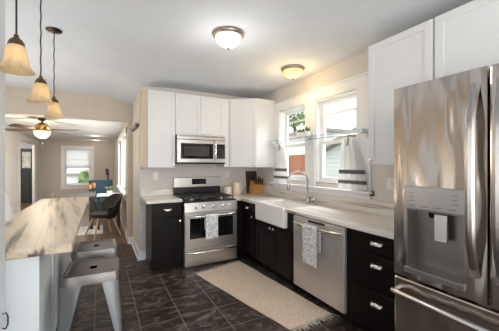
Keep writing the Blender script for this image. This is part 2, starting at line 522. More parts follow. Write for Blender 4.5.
# ------------------------------------------------------------------ mesh helpers
class B:
    def __init__(s, mp=None):
        s.bm = bmesh.new()
        s.mp = mp
        s.curved = False

    def pt(s, p):
        return Vector(s.mp(*p)) if s.mp else Vector(p)

    def poly(s, verts, faces):
        vs = [s.bm.verts.new(s.pt(v)) for v in verts]
        fs = []
        for f in faces:
            try:
                fs.append(s.bm.faces.new([vs[i] for i in f]))
            except ValueError:
                pass
        return vs, fs

    def box(s, x0, x1, y0, y1, z0, z1, bev=0.0, seg=2):
        v = [(x0, y0, z0), (x1, y0, z0), (x1, y1, z0), (x0, y1, z0), (x0, y0, z1), (x1, y0, z1), (x1, y1, z1), (x0, y1, z1)]
        vs, fs = s.poly(v, [(0, 3, 2, 1), (4, 5, 6, 7), (0, 1, 5, 4), (1, 2, 6, 5), (2, 3, 7, 6), (3, 0, 4, 7)])
        if bev > 0:
            es = list({e for f in fs for e in f.edges})
            bmesh.ops.bevel(s.bm, geom=es, offset=bev, segments=seg, profile=0.5, affect='EDGES')
        return s

    def prism(s, poly, z0, z1, bev=0.0):
        n = len(poly)
        v = [(x, y, z0) for x, y in poly] + [(x, y, z1) for x, y in poly]
        f = [tuple(range(n))[::-1], tuple(range(n, 2 * n))] + [(i, (i + 1) % n, n + (i + 1) % n, n + i) for i in range(n)]
        vs, fs = s.poly(v, f)
        if bev > 0:
            es = list({e for q in fs for e in q.edges})
            bmesh.ops.bevel(s.bm, geom=es, offset=bev, segments=2, profile=0.5, affect='EDGES')
        return s

    def loft(s, rings, cap=True, closed=True):
        # rings of points of the same count
        s.curved = True
        n = len(rings[0])
        vs = [[s.bm.verts.new(s.pt(p)) for p in r] for r in rings]
        for a, b in zip(vs[:-1], vs[1:]):
            rng = range(n) if closed else range(n - 1)
            for i in rng:
                j = (i + 1) % n
                try:
                    s.bm.faces.new((a[i], a[j], b[j], b[i]))
                except ValueError:
                    pass
        if cap and closed:
            for r in (vs[0], vs[-1]):
                try:
                    s.bm.faces.new(r)
                except ValueError:
                    pass
        return s

    def tube(s, pts, r, seg=10, cap=True):
        pts = [Vector(p) for p in pts]
        rs = r if isinstance(r, (list, tuple)) else [r] * len(pts)
        rings = []
        up = None
        for i, p in enumerate(pts):
            if i == 0:
                t = pts[1] - p
            elif i == len(pts) - 1:
                t = p - pts[i - 1]
            else:
                t = (pts[i + 1] - p).normalized() + (p - pts[i - 1]).normalized()
            t.normalize()
            if up is None:
                up = Vector((0, 0, 1)) if abs(t.z) < 0.9 else Vector((1, 0, 0))
            a = t.cross(up).normalized()
            b = a.cross(t).normalized()
            up = b
            rings.append([tuple(p + rs[i] * (math.cos(k * 2 * PI / seg) * a + math.sin(k * 2 * PI / seg) * b)) for k in range(seg)])
        return s.loft(rings, cap)

    def lathe(s, prof, c, seg=28, cap=True, axis='Z', flute=0.0, nfl=0):
        rings = []
        for r, z in prof:
            ring = []
            for k in range(seg):
                a = k * 2 * PI / seg
                rr = max(r, 1e-4) * (1 + (flute * math.cos(nfl * a) if nfl else 0))
                x, y = rr * math.cos(a), rr * math.sin(a)
                if axis == 'Z':
                    ring.append((c[0] + x, c[1] + y, c[2] + z))
                elif axis == 'Y':
                    ring.append((c[0] + x, c[1] + z, c[2] + y))
                else:
                    ring.append((c[0] + z, c[1] + x, c[2] + y))
            rings.append(ring)
        return s.loft(rings, cap)

    def ball(s, c, rx, ry=None, rz=None, seg=16, n=10):
        ry = ry or rx
        rz = rz or rx
        rings = []
        for i in range(n + 1):
            t = -PI / 2 + PI * i / n
            rings.append([(c[0] + rx * max(math.cos(t), 1e-3) * math.cos(k * 2 * PI / seg), c[1] + ry * max(math.cos(t), 1e-3) * math.sin(k * 2 * PI / seg), c[2] + rz * math.sin(t)) for k in range(seg)])
        return s.loft(rings, True)

    def sheet(s, fn, nu, nv, th):
        # a cloth-like sheet with real thickness: fn(u,v)->(point), thickness along normal
        s.curved = True
        g = [[Vector(fn(i / nu, j / nv)) for j in range(nv + 1)] for i in range(nu + 1)]
        def nrm(i, j):
            a = g[min(i + 1, nu)][j] - g[max(i - 1, 0)][j]
            b = g[i][min(j + 1, nv)] - g[i][max(j - 1, 0)]
            n = a.cross(b)
            return n.normalized() if n.length > 1e-9 else Vector((0, 0, 1))
        top = [[s.bm.verts.new(s.pt(g[i][j] + nrm(i, j) * th / 2)) for j in range(nv + 1)] for i in range(nu + 1)]
        bot = [[s.bm.verts.new(s.pt(g[i][j] - nrm(i, j) * th / 2)) for j in range(nv + 1)] for i in range(nu + 1)]
        for i in range(nu):
            for j in range(nv):
                s.bm.faces.new((top[i][j], top[i + 1][j], top[i + 1][j + 1], top[i][j + 1]))
                s.bm.faces.new((bot[i][j], bot[i][j + 1], bot[i + 1][j + 1], bot[i + 1][j]))
        for i in range(nu):
            s.bm.faces.new((top[i][0], bot[i][0], bot[i + 1][0], top[i + 1][0]))
            s.bm.faces.new((top[i][nv], top[i + 1][nv], bot[i + 1][nv], bot[i][nv]))
        for j in range(nv):
            s.bm.faces.new((top[0][j], top[0][j + 1], bot[0][j + 1], bot[0][j]))
            s.bm.faces.new((top[nu][j], bot[nu][j], bot[nu][j + 1], top[nu][j + 1]))
        return s


ORG = {}


def obj(name, b, mat, parent=None, smooth=None, origin=None, angle=40):
    bm = b.bm
    bmesh.ops.recalc_face_normals(bm, faces=bm.faces)
    if parent is not None:
        org = ORG[parent]
    else:
        if origin is None:
            vs = [v.co for v in bm.verts]
            origin = ((min(v.x for v in vs) + max(v.x for v in vs)) / 2, (min(v.y for v in vs) + max(v.y for v in vs)) / 2, min(v.z for v in vs))
        org = Vector(origin)
    bm.transform(Matrix.Translation(-Vector(org)))
    me = bpy.data.meshes.new(name)
    bm.to_mesh(me)
    bm.free()
    me.materials.append(M[mat] if isinstance(mat, str) else mat)
    o = bpy.data.objects.new(name, me)
    C.objects.link(o)
    if parent is not None:
        o.parent = parent
    else:
        o.location = org
    ORG[o] = Vector(org)
    if b.curved:
        me.polygons.foreach_set('use_smooth', [True] * len(me.polygons))
        me.set_sharp_from_angle(angle=math.radians(angle))
    return o


def thing(name, label, cat, loc, group=None):
    o = bpy.data.objects.new(name, None)
    o.empty_display_size = 0.1
    o.location = loc
    C.objects.link(o)
    ORG[o] = Vector(loc)
    o['label'] = label
    o['category'] = cat
    if group:
        o['group'] = group
    return o


def tag(o, label, cat, group=None):
    o['label'] = label
    o['category'] = cat
    if group:
        o['group'] = group
    return o


def struct(name, b, mat, parent=None, **k):
    o = obj(name, b, mat, parent, origin=(0, 0, 0) if parent is None else None, **k)
    if parent is None:
        o['kind'] = 'structure'
    return o


def structroot(name, loc):
    o = bpy.data.objects.new(name, None)
    o.location = loc
    C.objects.link(o)
    ORG[o] = Vector(loc)
    o['kind'] = 'structure'
    return o


def dup(root, loc, label=None, rotz=None):
    def cp(o, par):
        c = o.copy()
        C.objects.link(c)
        c.parent = par
        for ch in o.children:
            cp(ch, c)
        return c
    r = cp(root, None)
    r.location = loc
    if rotz is not None:
        r.rotation_euler = (0, 0, rotz)
    if label:
        r['label'] = label
    ORG[r] = Vector(loc)
    return r


def sm(t):
    t = max(0.0, min(1.0, t))
    return t * t * (3 - 2 * t)


# ================================================================== SETTING
WX = 2.545      # window wall, inner face
BY = 4.41       # stove wall, inner face
HYN = 5.38      # header wall to the dining room, near face
CZ = 2.66

struct('floor', B().box(-2.15, 2.7, -2.35, 5.46, -0.06, 0.0), 'tile')
struct('floor_dining', B().box(-4.2, 0.6, 5.46, 11.65, -0.06, 0.0).box(-4.2, -1.7, 11.65, 13.1, -0.06, 0.0), 'wood_floor')


def ceil_z(x, y):
    z = CZ - 0.05 * sm((y - 3.5) / 1.9)
    z -= 0.10 * max(0.0, 1 - abs(x - 0.52) / 0.42) * sm((y - 3.8) / 1.5)
    return z


cb = B()
nx, ny = 40, 56
gx = [-2.15 + (2.70 + 2.15) * i / nx for i in range(nx + 1)]
gy = [-2.35 + (5.46 + 2.35) * j / ny for j in range(ny + 1)]
low = [[cb.bm.verts.new((x, y, ceil_z(x, y))) for y in gy] for x in gx]
top = [[cb.bm.verts.new((x, y, CZ + 0.14)) for y in gy] for x in gx]
for i in range(nx):
    for j in range(ny):
        cb.bm.faces.new((low[i][j], low[i][j + 1], low[i + 1][j + 1], low[i + 1][j]))
        cb.bm.faces.new((top[i][j], top[i + 1][j], top[i + 1][j + 1], top[i][j + 1]))
for i in range(nx):
    cb.bm.faces.new((low[i][0], low[i + 1][0], top[i + 1][0], top[i][0]))
    cb.bm.faces.new((low[i][ny], top[i][ny], top[i + 1][ny], low[i + 1][ny]))
for j in range(ny):
    cb.bm.faces.new((low[0][j], top[0][j], top[0][j + 1], low[0][j + 1]))
    cb.bm.faces.new((low[nx][j], low[nx][j + 1], top[nx][j + 1], top[nx][j]))
struct('ceiling', cb, 'ceiling')
struct('ceiling_dining', B().box(-4.2, 0.6, 5.52, 11.65, 2.27, 2.37).box(-4.2, -1.7, 11.65, 13.1, 2.27, 2.37), 'ceiling2')

# window wall with two openings
W1 = (3.03, 3.67)
W2 = (2.15, 2.83)
WZ = (1.20, 2.28)
b = B()
X0, X1 = WX, WX + 0.16
b.box(X0, X1, -2.35, W2[0], 0, 2.75)
b.box(X0, X1, W2[1], W1[0], 0, 2.75)
b.box(X0, X1, W1[1], BY + 0.15, 0, 2.75)
for a, c in (W1, W2):
    b.box(X0, X1, a, c, 0, WZ[0])
    b.box(X0, X1, a, c, WZ[1], 2.75)
struct('wall_right', b, 'wall')
# stove wall and its return towards the dining room
struct('wall_back', B().box(0.51, X0, BY, BY + 0.15, 0, 2.75).box(0.51, 0.66, BY + 0.15, HYN + 0.14, 0, 2.75), 'wall')
# header over the dining room opening and its jamb
struct('wall_header', B().box(-2.15, 0.425, HYN, HYN + 0.14, 2.205, 2.75).box(0.425, 0.51, HYN, HYN + 0.14, 0, 2.75).box(-2.15, -1.75, HYN, HYN + 0.14, 0, 2.205), 'wall_warm')
# kitchen left wall and rear wall, with window openings added for fill light
struct('wall_left', B().box(-2.15, -2.0, -2.35, -1.2, 0, 2.75).box(-2.15, -2.0, 0.8, HYN, 0, 2.75).box(-2.15, -2.0, -1.2, 0.8, 0, 0.75).box(-2.15, -2.0, -1.2, 0.8, 2.35, 2.75), 'wall_warm')
struct('wall_rear', B().box(-2.0, -1.5, -2.35, -2.2, 0, 2.75).box(1.9, X0, -2.35, -2.2, 0, 2.75).box(-1.5, 1.9, -2.35, -2.2, 0, 0.3).box(-1.5, 1.9, -2.35, -2.2, 2.5, 2.75), 'wall')
# stub wall at the near end of the peninsula
struct('wall_stub', B().box(-2.0, -0.491, 1.99, 2.09, 0, 2.64), 'panel')

# dining room walls
b = B()
DX = 0.45
b.box(DX, DX + 0.15, HYN + 0.14, 6.0, 0, 2.3).box(DX, DX + 0.15, 8.5, 11.65, 0, 2.3).box(DX, DX + 0.15, 6.0, 8.5, 0, 0.85).box(DX, DX + 0.15, 6.0, 8.5, 2.06, 2.3)
struct('wall_dining_right', b, 'wall_dining')
b = B()
DY = 11.5
FW = (-1.10, -0.33, 0.72, 1.98)
b.box(-2.0, FW[0], DY, DY + 0.15, 0, 2.3).box(FW[1], DX, DY, DY + 0.15, 0, 2.3).box(FW[0], FW[1], DY, DY + 0.15, 0, FW[2]).box(FW[0], FW[1], DY, DY + 0.15, FW[3], 2.3)
struct('wall_dining_far', b, 'wall_dining')
b = B()
LX = -1.84
b.box(LX - 0.05, LX, HYN + 0.14, 9.05, 0, 2.3).box(LX - 0.05, LX, 10.86, DY, 0, 2.3).box(LX - 0.05, LX, 9.05, 10.86, 2.07, 2.3)
struct('wall_dining_left', b, 'wall_dining')
struct('wall_hall', B().box(-4.2, -1.7, 13.0, 13.12, 0, 2.3).box(-4.2, -4.1, 8.0, 13.0, 0, 2.3).box(-4.2, LX - 0.05, 7.9, 8.0, 0, 2.3).box(-1.8, -1.7, DY + 0.15, 13.0, 0, 2.3), 'outwall')

# trims
b = B()
b.box(0.512, 0.62, BY - 0.016, BY, 0, 0.13).box(0.494, 0.51, BY - 0.016, HYN, 0, 0.13)
b.box(0.512, 0.62, BY - 0.028, BY - 0.016, 0, 0.025).box(0.482, 0.494, BY - 0.028, HYN, 0, 0.025)
b.box(0.425, 0.494, HYN - 0.016, HYN, 0, 0.13)
struct('baseboard_back', b, 'trim')
b = B()
b.box(0.434, DX, HYN + 0.14, 11.5, 0, 0.12).box(-1.84, 0.434, DY - 0.016, DY, 0, 0.12).box(LX, LX + 0.016, 5.52, 8.94, 0, 0.12)
struct('baseboard_dining', b, 'trim')
# casing of the doorway in the dining room's left wall
b = B()
b.box(LX, LX + 0.02, 8.85, 9.05, 0, 2.19).box(LX, LX + 0.02, 10.86, 11.36, 0, 2.19).box(LX - 0.001, LX + 0.025, 8.83, 11.38, 2.07, 2.195)
b.box(LX - 0.055, LX - 0.001, 9.045, 9.065, 0, 2.06).box(LX - 0.055, LX - 0.001, 10.84, 10.865, 0, 2.06).box(LX - 0.055, LX - 0.001, 9.065, 10.84, 2.05, 2.075)
struct('trim_1', b, pmat('grey_white_casing', (0.62, 0.60, 0.57), 0.5))

# kitchen window casing, stool and apron (one continuous surround)
b = B()
CX = WX
b.box(CX - 0.022, CX, 1.965, W2[0], 1.14, 2.40, 0.003)
b.box(CX - 0.022, CX, W2[1], W1[0], 1.14, 2.30, 0.003)
b.box(CX - 0.022, CX, W1[1], 3.85, 1.14, 2.40, 0.003)
b.box(CX - 0.026, CX, 1.965, 3.85, 2.285, 2.40, 0.003)
b.box(CX - 0.04, CX, 1.945, 3.865, 2.40, 2.425, 0.004)
for a, c in (W1, W2):
    b.box(CX, CX + 0.16, a - 0.001, a + 0.014, 1.2, 2.28).box(CX, CX + 0.16, c - 0.014, c + 0.001, 1.2, 2.28)
    b.box(CX, CX + 0.16, a, c, 2.265, 2.281).box(CX, CX + 0.16, a, c, 1.19, 1.203)
struct('trim_2', b, 'trim')
struct('trim_3', B().box(CX - 0.075, CX + 0.02, 1.93, 3.88, 1.115, 1.14, 0.006).box(CX - 0.02, CX, 1.965, 3.85, 1.055, 1.115, 0.003), 'trim')


def sash_window(name, y0, y1, z0, z1, x, mid):
    r = structroot(name, (x, (y0 + y1) / 2, z0))
    f = 0.042
    b = B()
    b.box(x + 0.10, x + 0.13, y0, y0 + f, mid - 0.02, z1).box(x + 0.10, x + 0.13, y1 - f, y1, mid - 0.02, z1)
    b.box(x + 0.10, x + 0.13, y0 + f, y1 - f, z1 - f, z1).box(x + 0.10, x + 0.13, y0 + f, y1 - f, mid - 0.02, mid + 0.02)
    b.box(x + 0.105, x + 0.125, y0 + f, y1 - f, mid + 0.36, mid + 0.385)
    obj('upper_sash', b, 'trim', r)
    b = B()
    b.box(x + 0.065, x + 0.095, y0, y0 + f, z0, mid + 0.02).box(x + 0.065, x + 0.095, y1 - f, y1, z0, mid + 0.02)
    b.box(x + 0.065, x + 0.095, y0 + f, y1 - f, z0, z0 + 0.06).box(x + 0.065, x + 0.095, y0 + f, y1 - f, mid - 0.02, mid + 0.02)
    obj('lower_sash', b, 'trim', r)
    obj('glass', B().box(x + 0.078, x + 0.082, y0 + f, y1 - f, z0 + 0.06, mid - 0.02).box(x + 0.113, x + 0.117, y0 + f, y1 - f, mid + 0.02, z1 - f), 'glass', r)
    return r


sash_window('window_1', W1[0] + 0.015, W1[1] - 0.015, 1.204, 2.264, WX, 1.72)
sash_window('window_2', W2[0] + 0.015, W2[1] - 0.015, 1.204, 2.264, WX, 1.72)

# dining room far window
r = structroot('window_3', ((FW[0] + FW[1]) / 2, DY, FW[2]))
b = B()
c0 = 0.11
b.box(FW[0] - c0, FW[0], DY - 0.025, DY, FW[2] - 0.06, FW[3] + c0).box(FW[1], FW[1] + c0, DY - 0.025, DY, FW[2] - 0.06, FW[3] + c0)
b.box(FW[0] - c0, FW[1] + c0, DY - 0.03, DY, FW[3], FW[3] + c0)
b.box(FW[0] - c0 - 0.03, FW[1] + c0 + 0.03, DY - 0.07, DY, FW[2] - 0.05, FW[2])
b.box(FW[0] - c0, FW[1] + c0, DY - 0.025, DY, FW[2] - 0.15, FW[2] - 0.05)
obj('casing', b, 'trim', r)
b = B()
for z0, z1, y in ((FW[2], 1.37, DY + 0.03), (1.33, FW[3], DY + 0.06)):
    b.box(FW[0] + 0.001, FW[0] + 0.05, y, y + 0.028, z0 + 0.001, z1).box(FW[1] - 0.05, FW[1] - 0.001, y, y + 0.028, z0 + 0.001, z1).box(FW[0] + 0.05, FW[1] - 0.05, y, y + 0.028, z0 + 0.001, z0 + 0.05).box(FW[0] + 0.05, FW[1] - 0.05, y, y + 0.028, z1 - 0.05, z1 - 0.001)
obj('sash', b, 'trim', r)
obj('glass', B().box(FW[0] + 0.05, FW[1] - 0.05, DY + 0.045, DY + 0.049, FW[2] + 0.05, 1.32).box(FW[0] + 0.05, FW[1] - 0.05, DY + 0.075, DY + 0.079, 1.38, FW[3] - 0.05), 'glass', r)
b = B()
b.box(FW[0] + 0.005, FW[1] - 0.005, DY + 0.005, DY + 0.012, 1.28, FW[3] - 0.01)
for z in (1.60,):
    b.box(FW[0] + 0.005, FW[1] - 0.005, DY + 0.0, DY + 0.006, z, z + 0.03)
o = obj('roller_blind', b, 'blind')
tag(o, 'white pulled-down blind in the far dining room window', 'blind')

# dining room right window
r = structroot('window_4', (DX, 7.2, 0.85))
b = B()
b.box(DX - 0.022, DX, 5.89, 6.0, 0.78, 2.16).box(DX - 0.022, DX, 8.5, 8.61, 0.78, 2.16).box(DX - 0.026, DX, 5.89, 8.61, 2.06, 2.17).box(DX - 0.06, DX, 5.86, 8.64, 0.81, 0.85).box(DX - 0.022, DX, 5.89, 8.61, 0.72, 0.81)
b.box(DX - 0.022, DX + 0.1, 7.19, 7.31, 0.851, 2.059)
obj('casing', b, 'trim', r)
b = B()
for a, c in ((6.0, 7.19), (7.31, 8.5)):
    b.box(DX + 0.05, DX + 0.09, a + 0.001, a + 0.05, 0.851, 2.059).box(DX + 0.05, DX + 0.09, c - 0.05, c - 0.001, 0.851, 2.059)
    for z0, z1 in ((0.851, 0.91), (2.01, 2.059), (1.42, 1.46)):
        b.box(DX + 0.05, DX + 0.09, a + 0.05, c - 0.05, z0, z1)
obj('sash', b, 'trim', r)
obj('glass', B().box(DX + 0.068, DX + 0.072, 6.05, 7.14, 0.91, 2.01).box(DX + 0.068, DX + 0.072, 7.36, 8.45, 0.91, 2.01), 'glass', r)

# unseen windows added for the rear and side fill lights
r = structroot('window_5', (0.2, -2.2, 0.3))
b = B()
for x in (-1.5, -0.38, 0.75, 1.85):
    b.box(x, x + 0.05, -2.3, -2.24, 0.3, 2.5)
b.box(-1.5, 1.9, -2.3, -2.24, 0.3, 0.36).box(-1.5, 1.9, -2.3, -2.24, 2.44, 2.5)
obj('frame', b, 'trim', r)
obj('glass', B().box(-1.45, 1.85, -2.272, -2.268, 0.36, 2.44), 'glass', r)
r = structroot('window_6', (-2.0, -0.2, 0.75))
b = B()
for y in (-1.2, -0.225, 0.75):
    b.box(-2.1, -2.05, y, y + 0.05, 0.75, 2.35)
b.box(-2.1, -2.05, -1.2, 0.8, 0.75, 0.80).box(-2.1, -2.05, -1.2, 0.8, 2.30, 2.35)
obj('frame', b, 'trim', r)
obj('glass', B().box(-2.078, -2.074, -1.15, 0.75, 0.80, 2.30), 'glass', r)

# hall door with glazed top
r = structroot('door_1', (-2.5, 12.97, 0))
b = B()
dx0, dx1, dy = -2.93, -2.24, 12.95
b.box(dx0, dx1, dy, dy + 0.045, 0.01, 1.30).box(dx0, dx0 + 0.07, dy, dy + 0.045, 1.30, 2.02).box(dx1 - 0.07, dx1, dy, dy + 0.045, 1.30, 2.02).box(dx0, dx1, dy, dy + 0.045, 1.90, 2.02)
b.box((dx0 + dx1) / 2 - 0.02, (dx0 + dx1) / 2 + 0.02, dy, dy + 0.045, 1.30, 1.90)
for a, c in ((dx0 + 0.09, -2.61), (-2.56, dx1 - 0.09)):
    b.box(a, c, dy - 0.012, dy, 0.2, 1.16, 0.008)
obj('door_leaf', b, 'doorgrey', r)
obj('glass', B().box(dx0 + 0.07, dx1 - 0.07, dy + 0.02, dy + 0.024, 1.30, 1.90), pmat('painted_lit_glass', (0.72, 0.72, 0.60), 0.3, noise=0.35, scale=6), r)  # pale mottled colour stands in for daylight through the pane
obj('door_knob', B().ball((dx0 + 0.07, dy - 0.05, 1.0), 0.03).tube([(dx0 + 0.07, dy - 0.05, 1.0), (dx0 + 0.07, dy, 1.0)], 0.012), 'nickel', r)

# ================================================================== OUTSIDE
struct('ground', B().box(2.705, 20, -6, 26, -0.7, -0.6), 'grass')
struct('ground_far', B().box(-12, 2.6, 11.7, 30, -0.7, -0.6), 'outwall')
g = thing('garage', 'pale grey sided garage with brown shingle roof outside the right kitchen window', 'building', (7.4, 4.6, -0.6))
b = B()
b.prism([(2.3, -0.6), (6.95, -0.6), (6.95, 1.78), (4.6, 2.55), (2.3, 1.78)], 6.5, 9.5)
b.bm.transform(Matrix(((0, 0, 1, 0), (1, 0, 0, 0), (0, 1, 0, 0), (0, 0, 0, 1))))
obj('wall', b, 'siding', g)
b = B()
b.prism([(4.6, 2.56), (7.2, 1.71), (7.2, 1.83), (4.6, 2.70)], 6.2, 9.7).prism([(4.6, 2.56), (2.0, 1.71), (2.0, 1.83), (4.6, 2.70)], 6.2, 9.7)
b.bm.transform(Matrix(((0, 0, 1, 0), (1, 0, 0, 0), (0, 1, 0, 0), (0, 0, 0, 1))))
obj('roof', b, 'roof', g)
obj('corner_board', B().box(6.46, 6.5, 6.82, 6.96, -0.6, 1.74), 'trim', g)
b = B()
for k in range(12):
    b.box(6.3, 6.33, 7.45 + k * 0.15, 7.59 + k * 0.15, -0.6, 1.78)
b.box(6.33, 6.38, 7.45, 9.25, 1.5, 1.6).box(6.33, 6.38, 7.45, 9.25, -0.1, 0.0)
tag(obj('board_fence', b, 'fencewood'), 'red-brown upright board fence outside the left kitchen window', 'fence')
g = thing('house', 'white house with grey roof behind the board fence', 'building', (11, 13, -0.6))
obj('wall', B().box(9.5, 12.5, 10.2, 16, -0.6, 3.05), 'outwall', g)
obj('roof', B().box(9.2, 12.8, 9.9, 16.3, 3.05, 3.2), 'roof', g)
tr = thing('leafy_tree', 'pale green tree above the neighbouring white house', 'tree', (13.5, 17.5, -0.6))
obj('trunk', B().tube([(13.5, 17.5, -0.6), (13.55, 17.4, 1.5), (13.5, 17.5, 5.2)], [0.2, 0.16, 0.1]), 'bark', tr)
b = B()
for k in range(900):
    a, c, d = random.uniform(0, 2 * PI), random.uniform(-1, 1), random.uniform(0.55, 1)
    q = math.sqrt(1 - c * c)
    p = Vector((13.5 + 2.3 * d * q * math.cos(a), 17.5 + 2.6 * d * q * math.sin(a), 5.7 + 1.3 * d * c))
    n = Vector((random.uniform(-1, 1), random.uniform(-1, 1), random.uniform(-1, 1))).normalized()
    t = n.orthogonal().normalized() * 0.2
    u = n.cross(t).normalized() * 0.14
    b.poly([p - t, p + u, p + t + n * 0.03, p - u], [(0, 1, 2, 3)])
obj('crown', b, 'leaf_out', tr)
g = thing('hedge', 'green hedge outside the far dining room window', 'hedge', (-0.3, 18, -0.6))
b = B()
for k in range(500):
    p = Vector((random.uniform(-1.0, 0.4), random.uniform(17.6, 18.6), random.uniform(0.15, 1.0)))
    n = Vector((random.uniform(-1, 1), random.uniform(-1, 1), random.uniform(-1, 1))).normalized()
    t = n.orthogonal().normalized() * 0.22
    u = n.cross(t).normalized() * 0.15
    b.poly([p - t, p + u, p + t, p - u], [(0, 1, 2, 3)])
obj('foliage', b, 'leaf_out', g)
g = thing('shed', 'white shed wall outside the far dining room window', 'building', (-2.0, 20, -0.6))
obj('wall', B().box(-4, -0.6, 19, 21, -0.6, 0.75), 'outwall', g)
obj('roof', B().box(-4.2, -0.4, 18.8, 21.2, 0.75, 0.9), 'roof', g)


# ================================================================== FITTINGS HELPERS
def face_y(y):       # cabinet faces looking towards -Y: u = x, w = outwards
    return lambda u, w, z: (u, y - w, z)


def face_x(x):       # faces looking towards -X: u = y
    return lambda u, w, z: (x - w, u, z)


def shaker(mp, u0, u1, z0, z1, th=0.02, fr=0.055):
    b = B(mp)
    b.box(u0 + fr - 0.006, u1 - fr + 0.006, 0.0, th - 0.008, z0 + fr - 0.006, z1 - fr + 0.006)
    b.box(u0, u0 + fr, 0, th, z0, z1, 0.0015, 1).box(u1 - fr, u1, 0, th, z0, z1, 0.0015, 1)
    b.box(u0 + fr, u1 - fr, 0, th, z0, z0 + fr, 0.0015, 1).box(u0 + fr, u1 - fr, 0, th, z1 - fr, z1, 0.0015, 1)
    return b


def slab(mp, u0, u1, z0, z1, th=0.02):
    b = B(mp)
    b.box(u0, u1, 0, th, z0, z1, 0.003, 1)
    b.box(u0 + 0.03, u1 - 0.03, th, th + 0.002, z0 + 0.03, z1 - 0.03, 0.001, 1)
    return b


def knob(mp, u, z, w, parent, mat='nickel', name='knob'):
    b = B(mp)
    b.lathe([(0.006, w), (0.006, w + 0.012), (0.015, w + 0.016), (0.017, w + 0.022), (0.013, w + 0.028), (0.002, w + 0.03)], (u, 0, z), 14, axis='Y')
    return obj(name, b, mat, parent)


def cup_pull(mp, u, z, w, parent, half=0.048):
    b = B(mp)
    rings = []
    n = 12
    for i in range(n + 1):
        t = PI * i / n
        cx = -math.cos(t) * half
        s = math.sin(t) ** 0.6 if 0 < i < n else 0.12
        ring = []
        for k in range(8):
            a = -0.35 + (PI / 2 + 0.55) * k / 7
            ring.append((u + cx, w + 0.028 * s * math.cos(a) * 1.0 if math.cos(a) > 0 else w, z - 0.008 + 0.026 * s * math.sin(a)))
        for k in range(7, -1, -1):
            a = -0.35 + (PI / 2 + 0.55) * k / 7
            ring.append((u + cx, w + 0.024 * s * max(math.cos(a), 0), z - 0.008 + 0.022 * s * math.sin(a)))
        rings.append(ring)
    b.loft(rings, True)
    b.box(u - half, u + half, w, w + 0.002, z - 0.006, z + 0.014)
    return obj('cup_pull', b, 'nickel', parent)


def bar_handle(mp, u0, u1, z, w, parent, r=0.011, out=0.045, bow=0.015, mat='nickel', name='handle'):
    b = B(mp)
    n = 14
    b.tube([(u0 + (u1 - u0) * i / n, w + out * min(1, 0.25 + 6 * min(i, n - i) / n) + bow * math.sin(PI * i / n), z) for i in range(n + 1)], r, 10)
    return obj(name, b, mat, parent)


# ================================================================== KITCHEN: stove wall
FY = face_y
# base cabinet left of the range
c = thing('base_cabinet', 'dark narrow base cabinet standing left of the range', 'cabinet', (0.80, 4.1, 0))
obj('body', B().box(0.60, 0.993, 3.835, BY - 0.003, 0.0, 0.908), 'espresso', c)
d = obj('drawer', slab(FY(3.835), 0.605, 0.990, 0.715, 0.900), 'espresso', c)
cup_pull(FY(3.835), 0.80, 0.815, 0.022, d)
d = obj('door', shaker(FY(3.835), 0.605, 0.990, 0.05, 0.705), 'espresso', c)
knob(FY(3.835), 0.965, 0.65, 0.02, d)
o = obj('worktop', B().box(0.525, 0.996, 3.80, BY - 0.004, 0.909, 0.95, 0.005), 'stone_x')
tag(o, 'short white stone worktop on the narrow cabinet left of the range', 'worktop')
o = obj('backsplash', B().box(0.525, 0.998, BY - 0.022, BY, 0.951, 1.05, 0.003), 'stone_x')
o['kind'] = 'structure'

# range
R0, R1, RF = 0.999, 1.785, 3.715
g = thing('gas_range', 'stainless steel gas range standing between dark base cabinets', 'range', ((R0 + R1) / 2, 4.1, 0))
obj('body', B().box(R0, R1, RF, BY - 0.01, 0.03, 0.90).box(R0 + 0.03, R1 - 0.03, RF + 0.06, BY - 0.02, 0.0, 0.03), 'steel', g)
obj('cooktop', B().box(R0 - 0.001, R1 + 0.001, RF + 0.005, BY - 0.07, 0.90, 0.918, 0.006), 'black', g)
b = B(FY(RF))
b.poly([(R0, 0, 0.775), (R1, 0, 0.775), (R1, 0.03, 0.775), (R0, 0.03, 0.775), (R0, 0, 0.90), (R1, 0, 0.90), (R1, 0.015, 0.90), (R0, 0.015, 0.90)], [(0, 3, 2, 1), (4, 5, 6, 7), (0, 1, 5, 4), (1, 2, 6, 5), (2, 3, 7, 6), (3, 0, 4, 7)])
cp = obj('control_panel', b, 'steel', g)
for x in (1.16, 1.26, 1.41, 1.56, 1.66):
    b = B(FY(RF))
    b.lathe([(0.024, 0.018), (0.025, 0.032), (0.019, 0.036), (0.018, 0.056), (0.015, 0.06), (0.001, 0.06)], (x, 0, 0.838), 16, axis='Y')
    b.box(x - 0.004, x + 0.004, 0.055, 0.066, 0.822, 0.854)
    obj('knob', b, 'knob', cp)
d = obj('oven_door', B(FY(RF)).box(R0 + 0.003, R1 - 0.003, 0, 0.03, 0.265, 0.765, 0.006), 'steel', g)
obj('oven_window', B(FY(RF)).box(R0 + 0.07, R1 - 0.07, 0.03, 0.033, 0.405, 0.685, 0.001, 1), 'glassblack', d)
bar_handle(FY(RF), R0 + 0.03, R1 - 0.03, 0.718, 0.03, d, 0.014, 0.045, 0.03, 'nickel')
obj('emblem', B(FY(RF)).box(1.36, 1.44, 0.03, 0.032, 0.325, 0.337), 'steel_dark', d)
d = obj('drawer', B(FY(RF)).box(R0 + 0.003, R1 - 0.003, 0, 0.026, 0.03, 0.255, 0.006), 'steel', g)
bar_handle(FY(RF), R0 + 0.03, R1 - 0.03, 0.222, 0.026, d, 0.013, 0.03, 0.03, 'nickel')
bgd = obj('backguard', B().box(R0, R1, BY - 0.07, BY - 0.012, 0.918, 1.07, 0.004), 'black', g)
pn = obj('backguard_panel', B().box(R0, R1, BY - 0.085, BY - 0.02, 1.065, 1.225, 0.008), 'steel', bgd)
obj('display', B().box(1.285, 1.525, BY - 0.088, BY - 0.085, 1.11, 1.20, 0.001, 1), 'display', bgd)
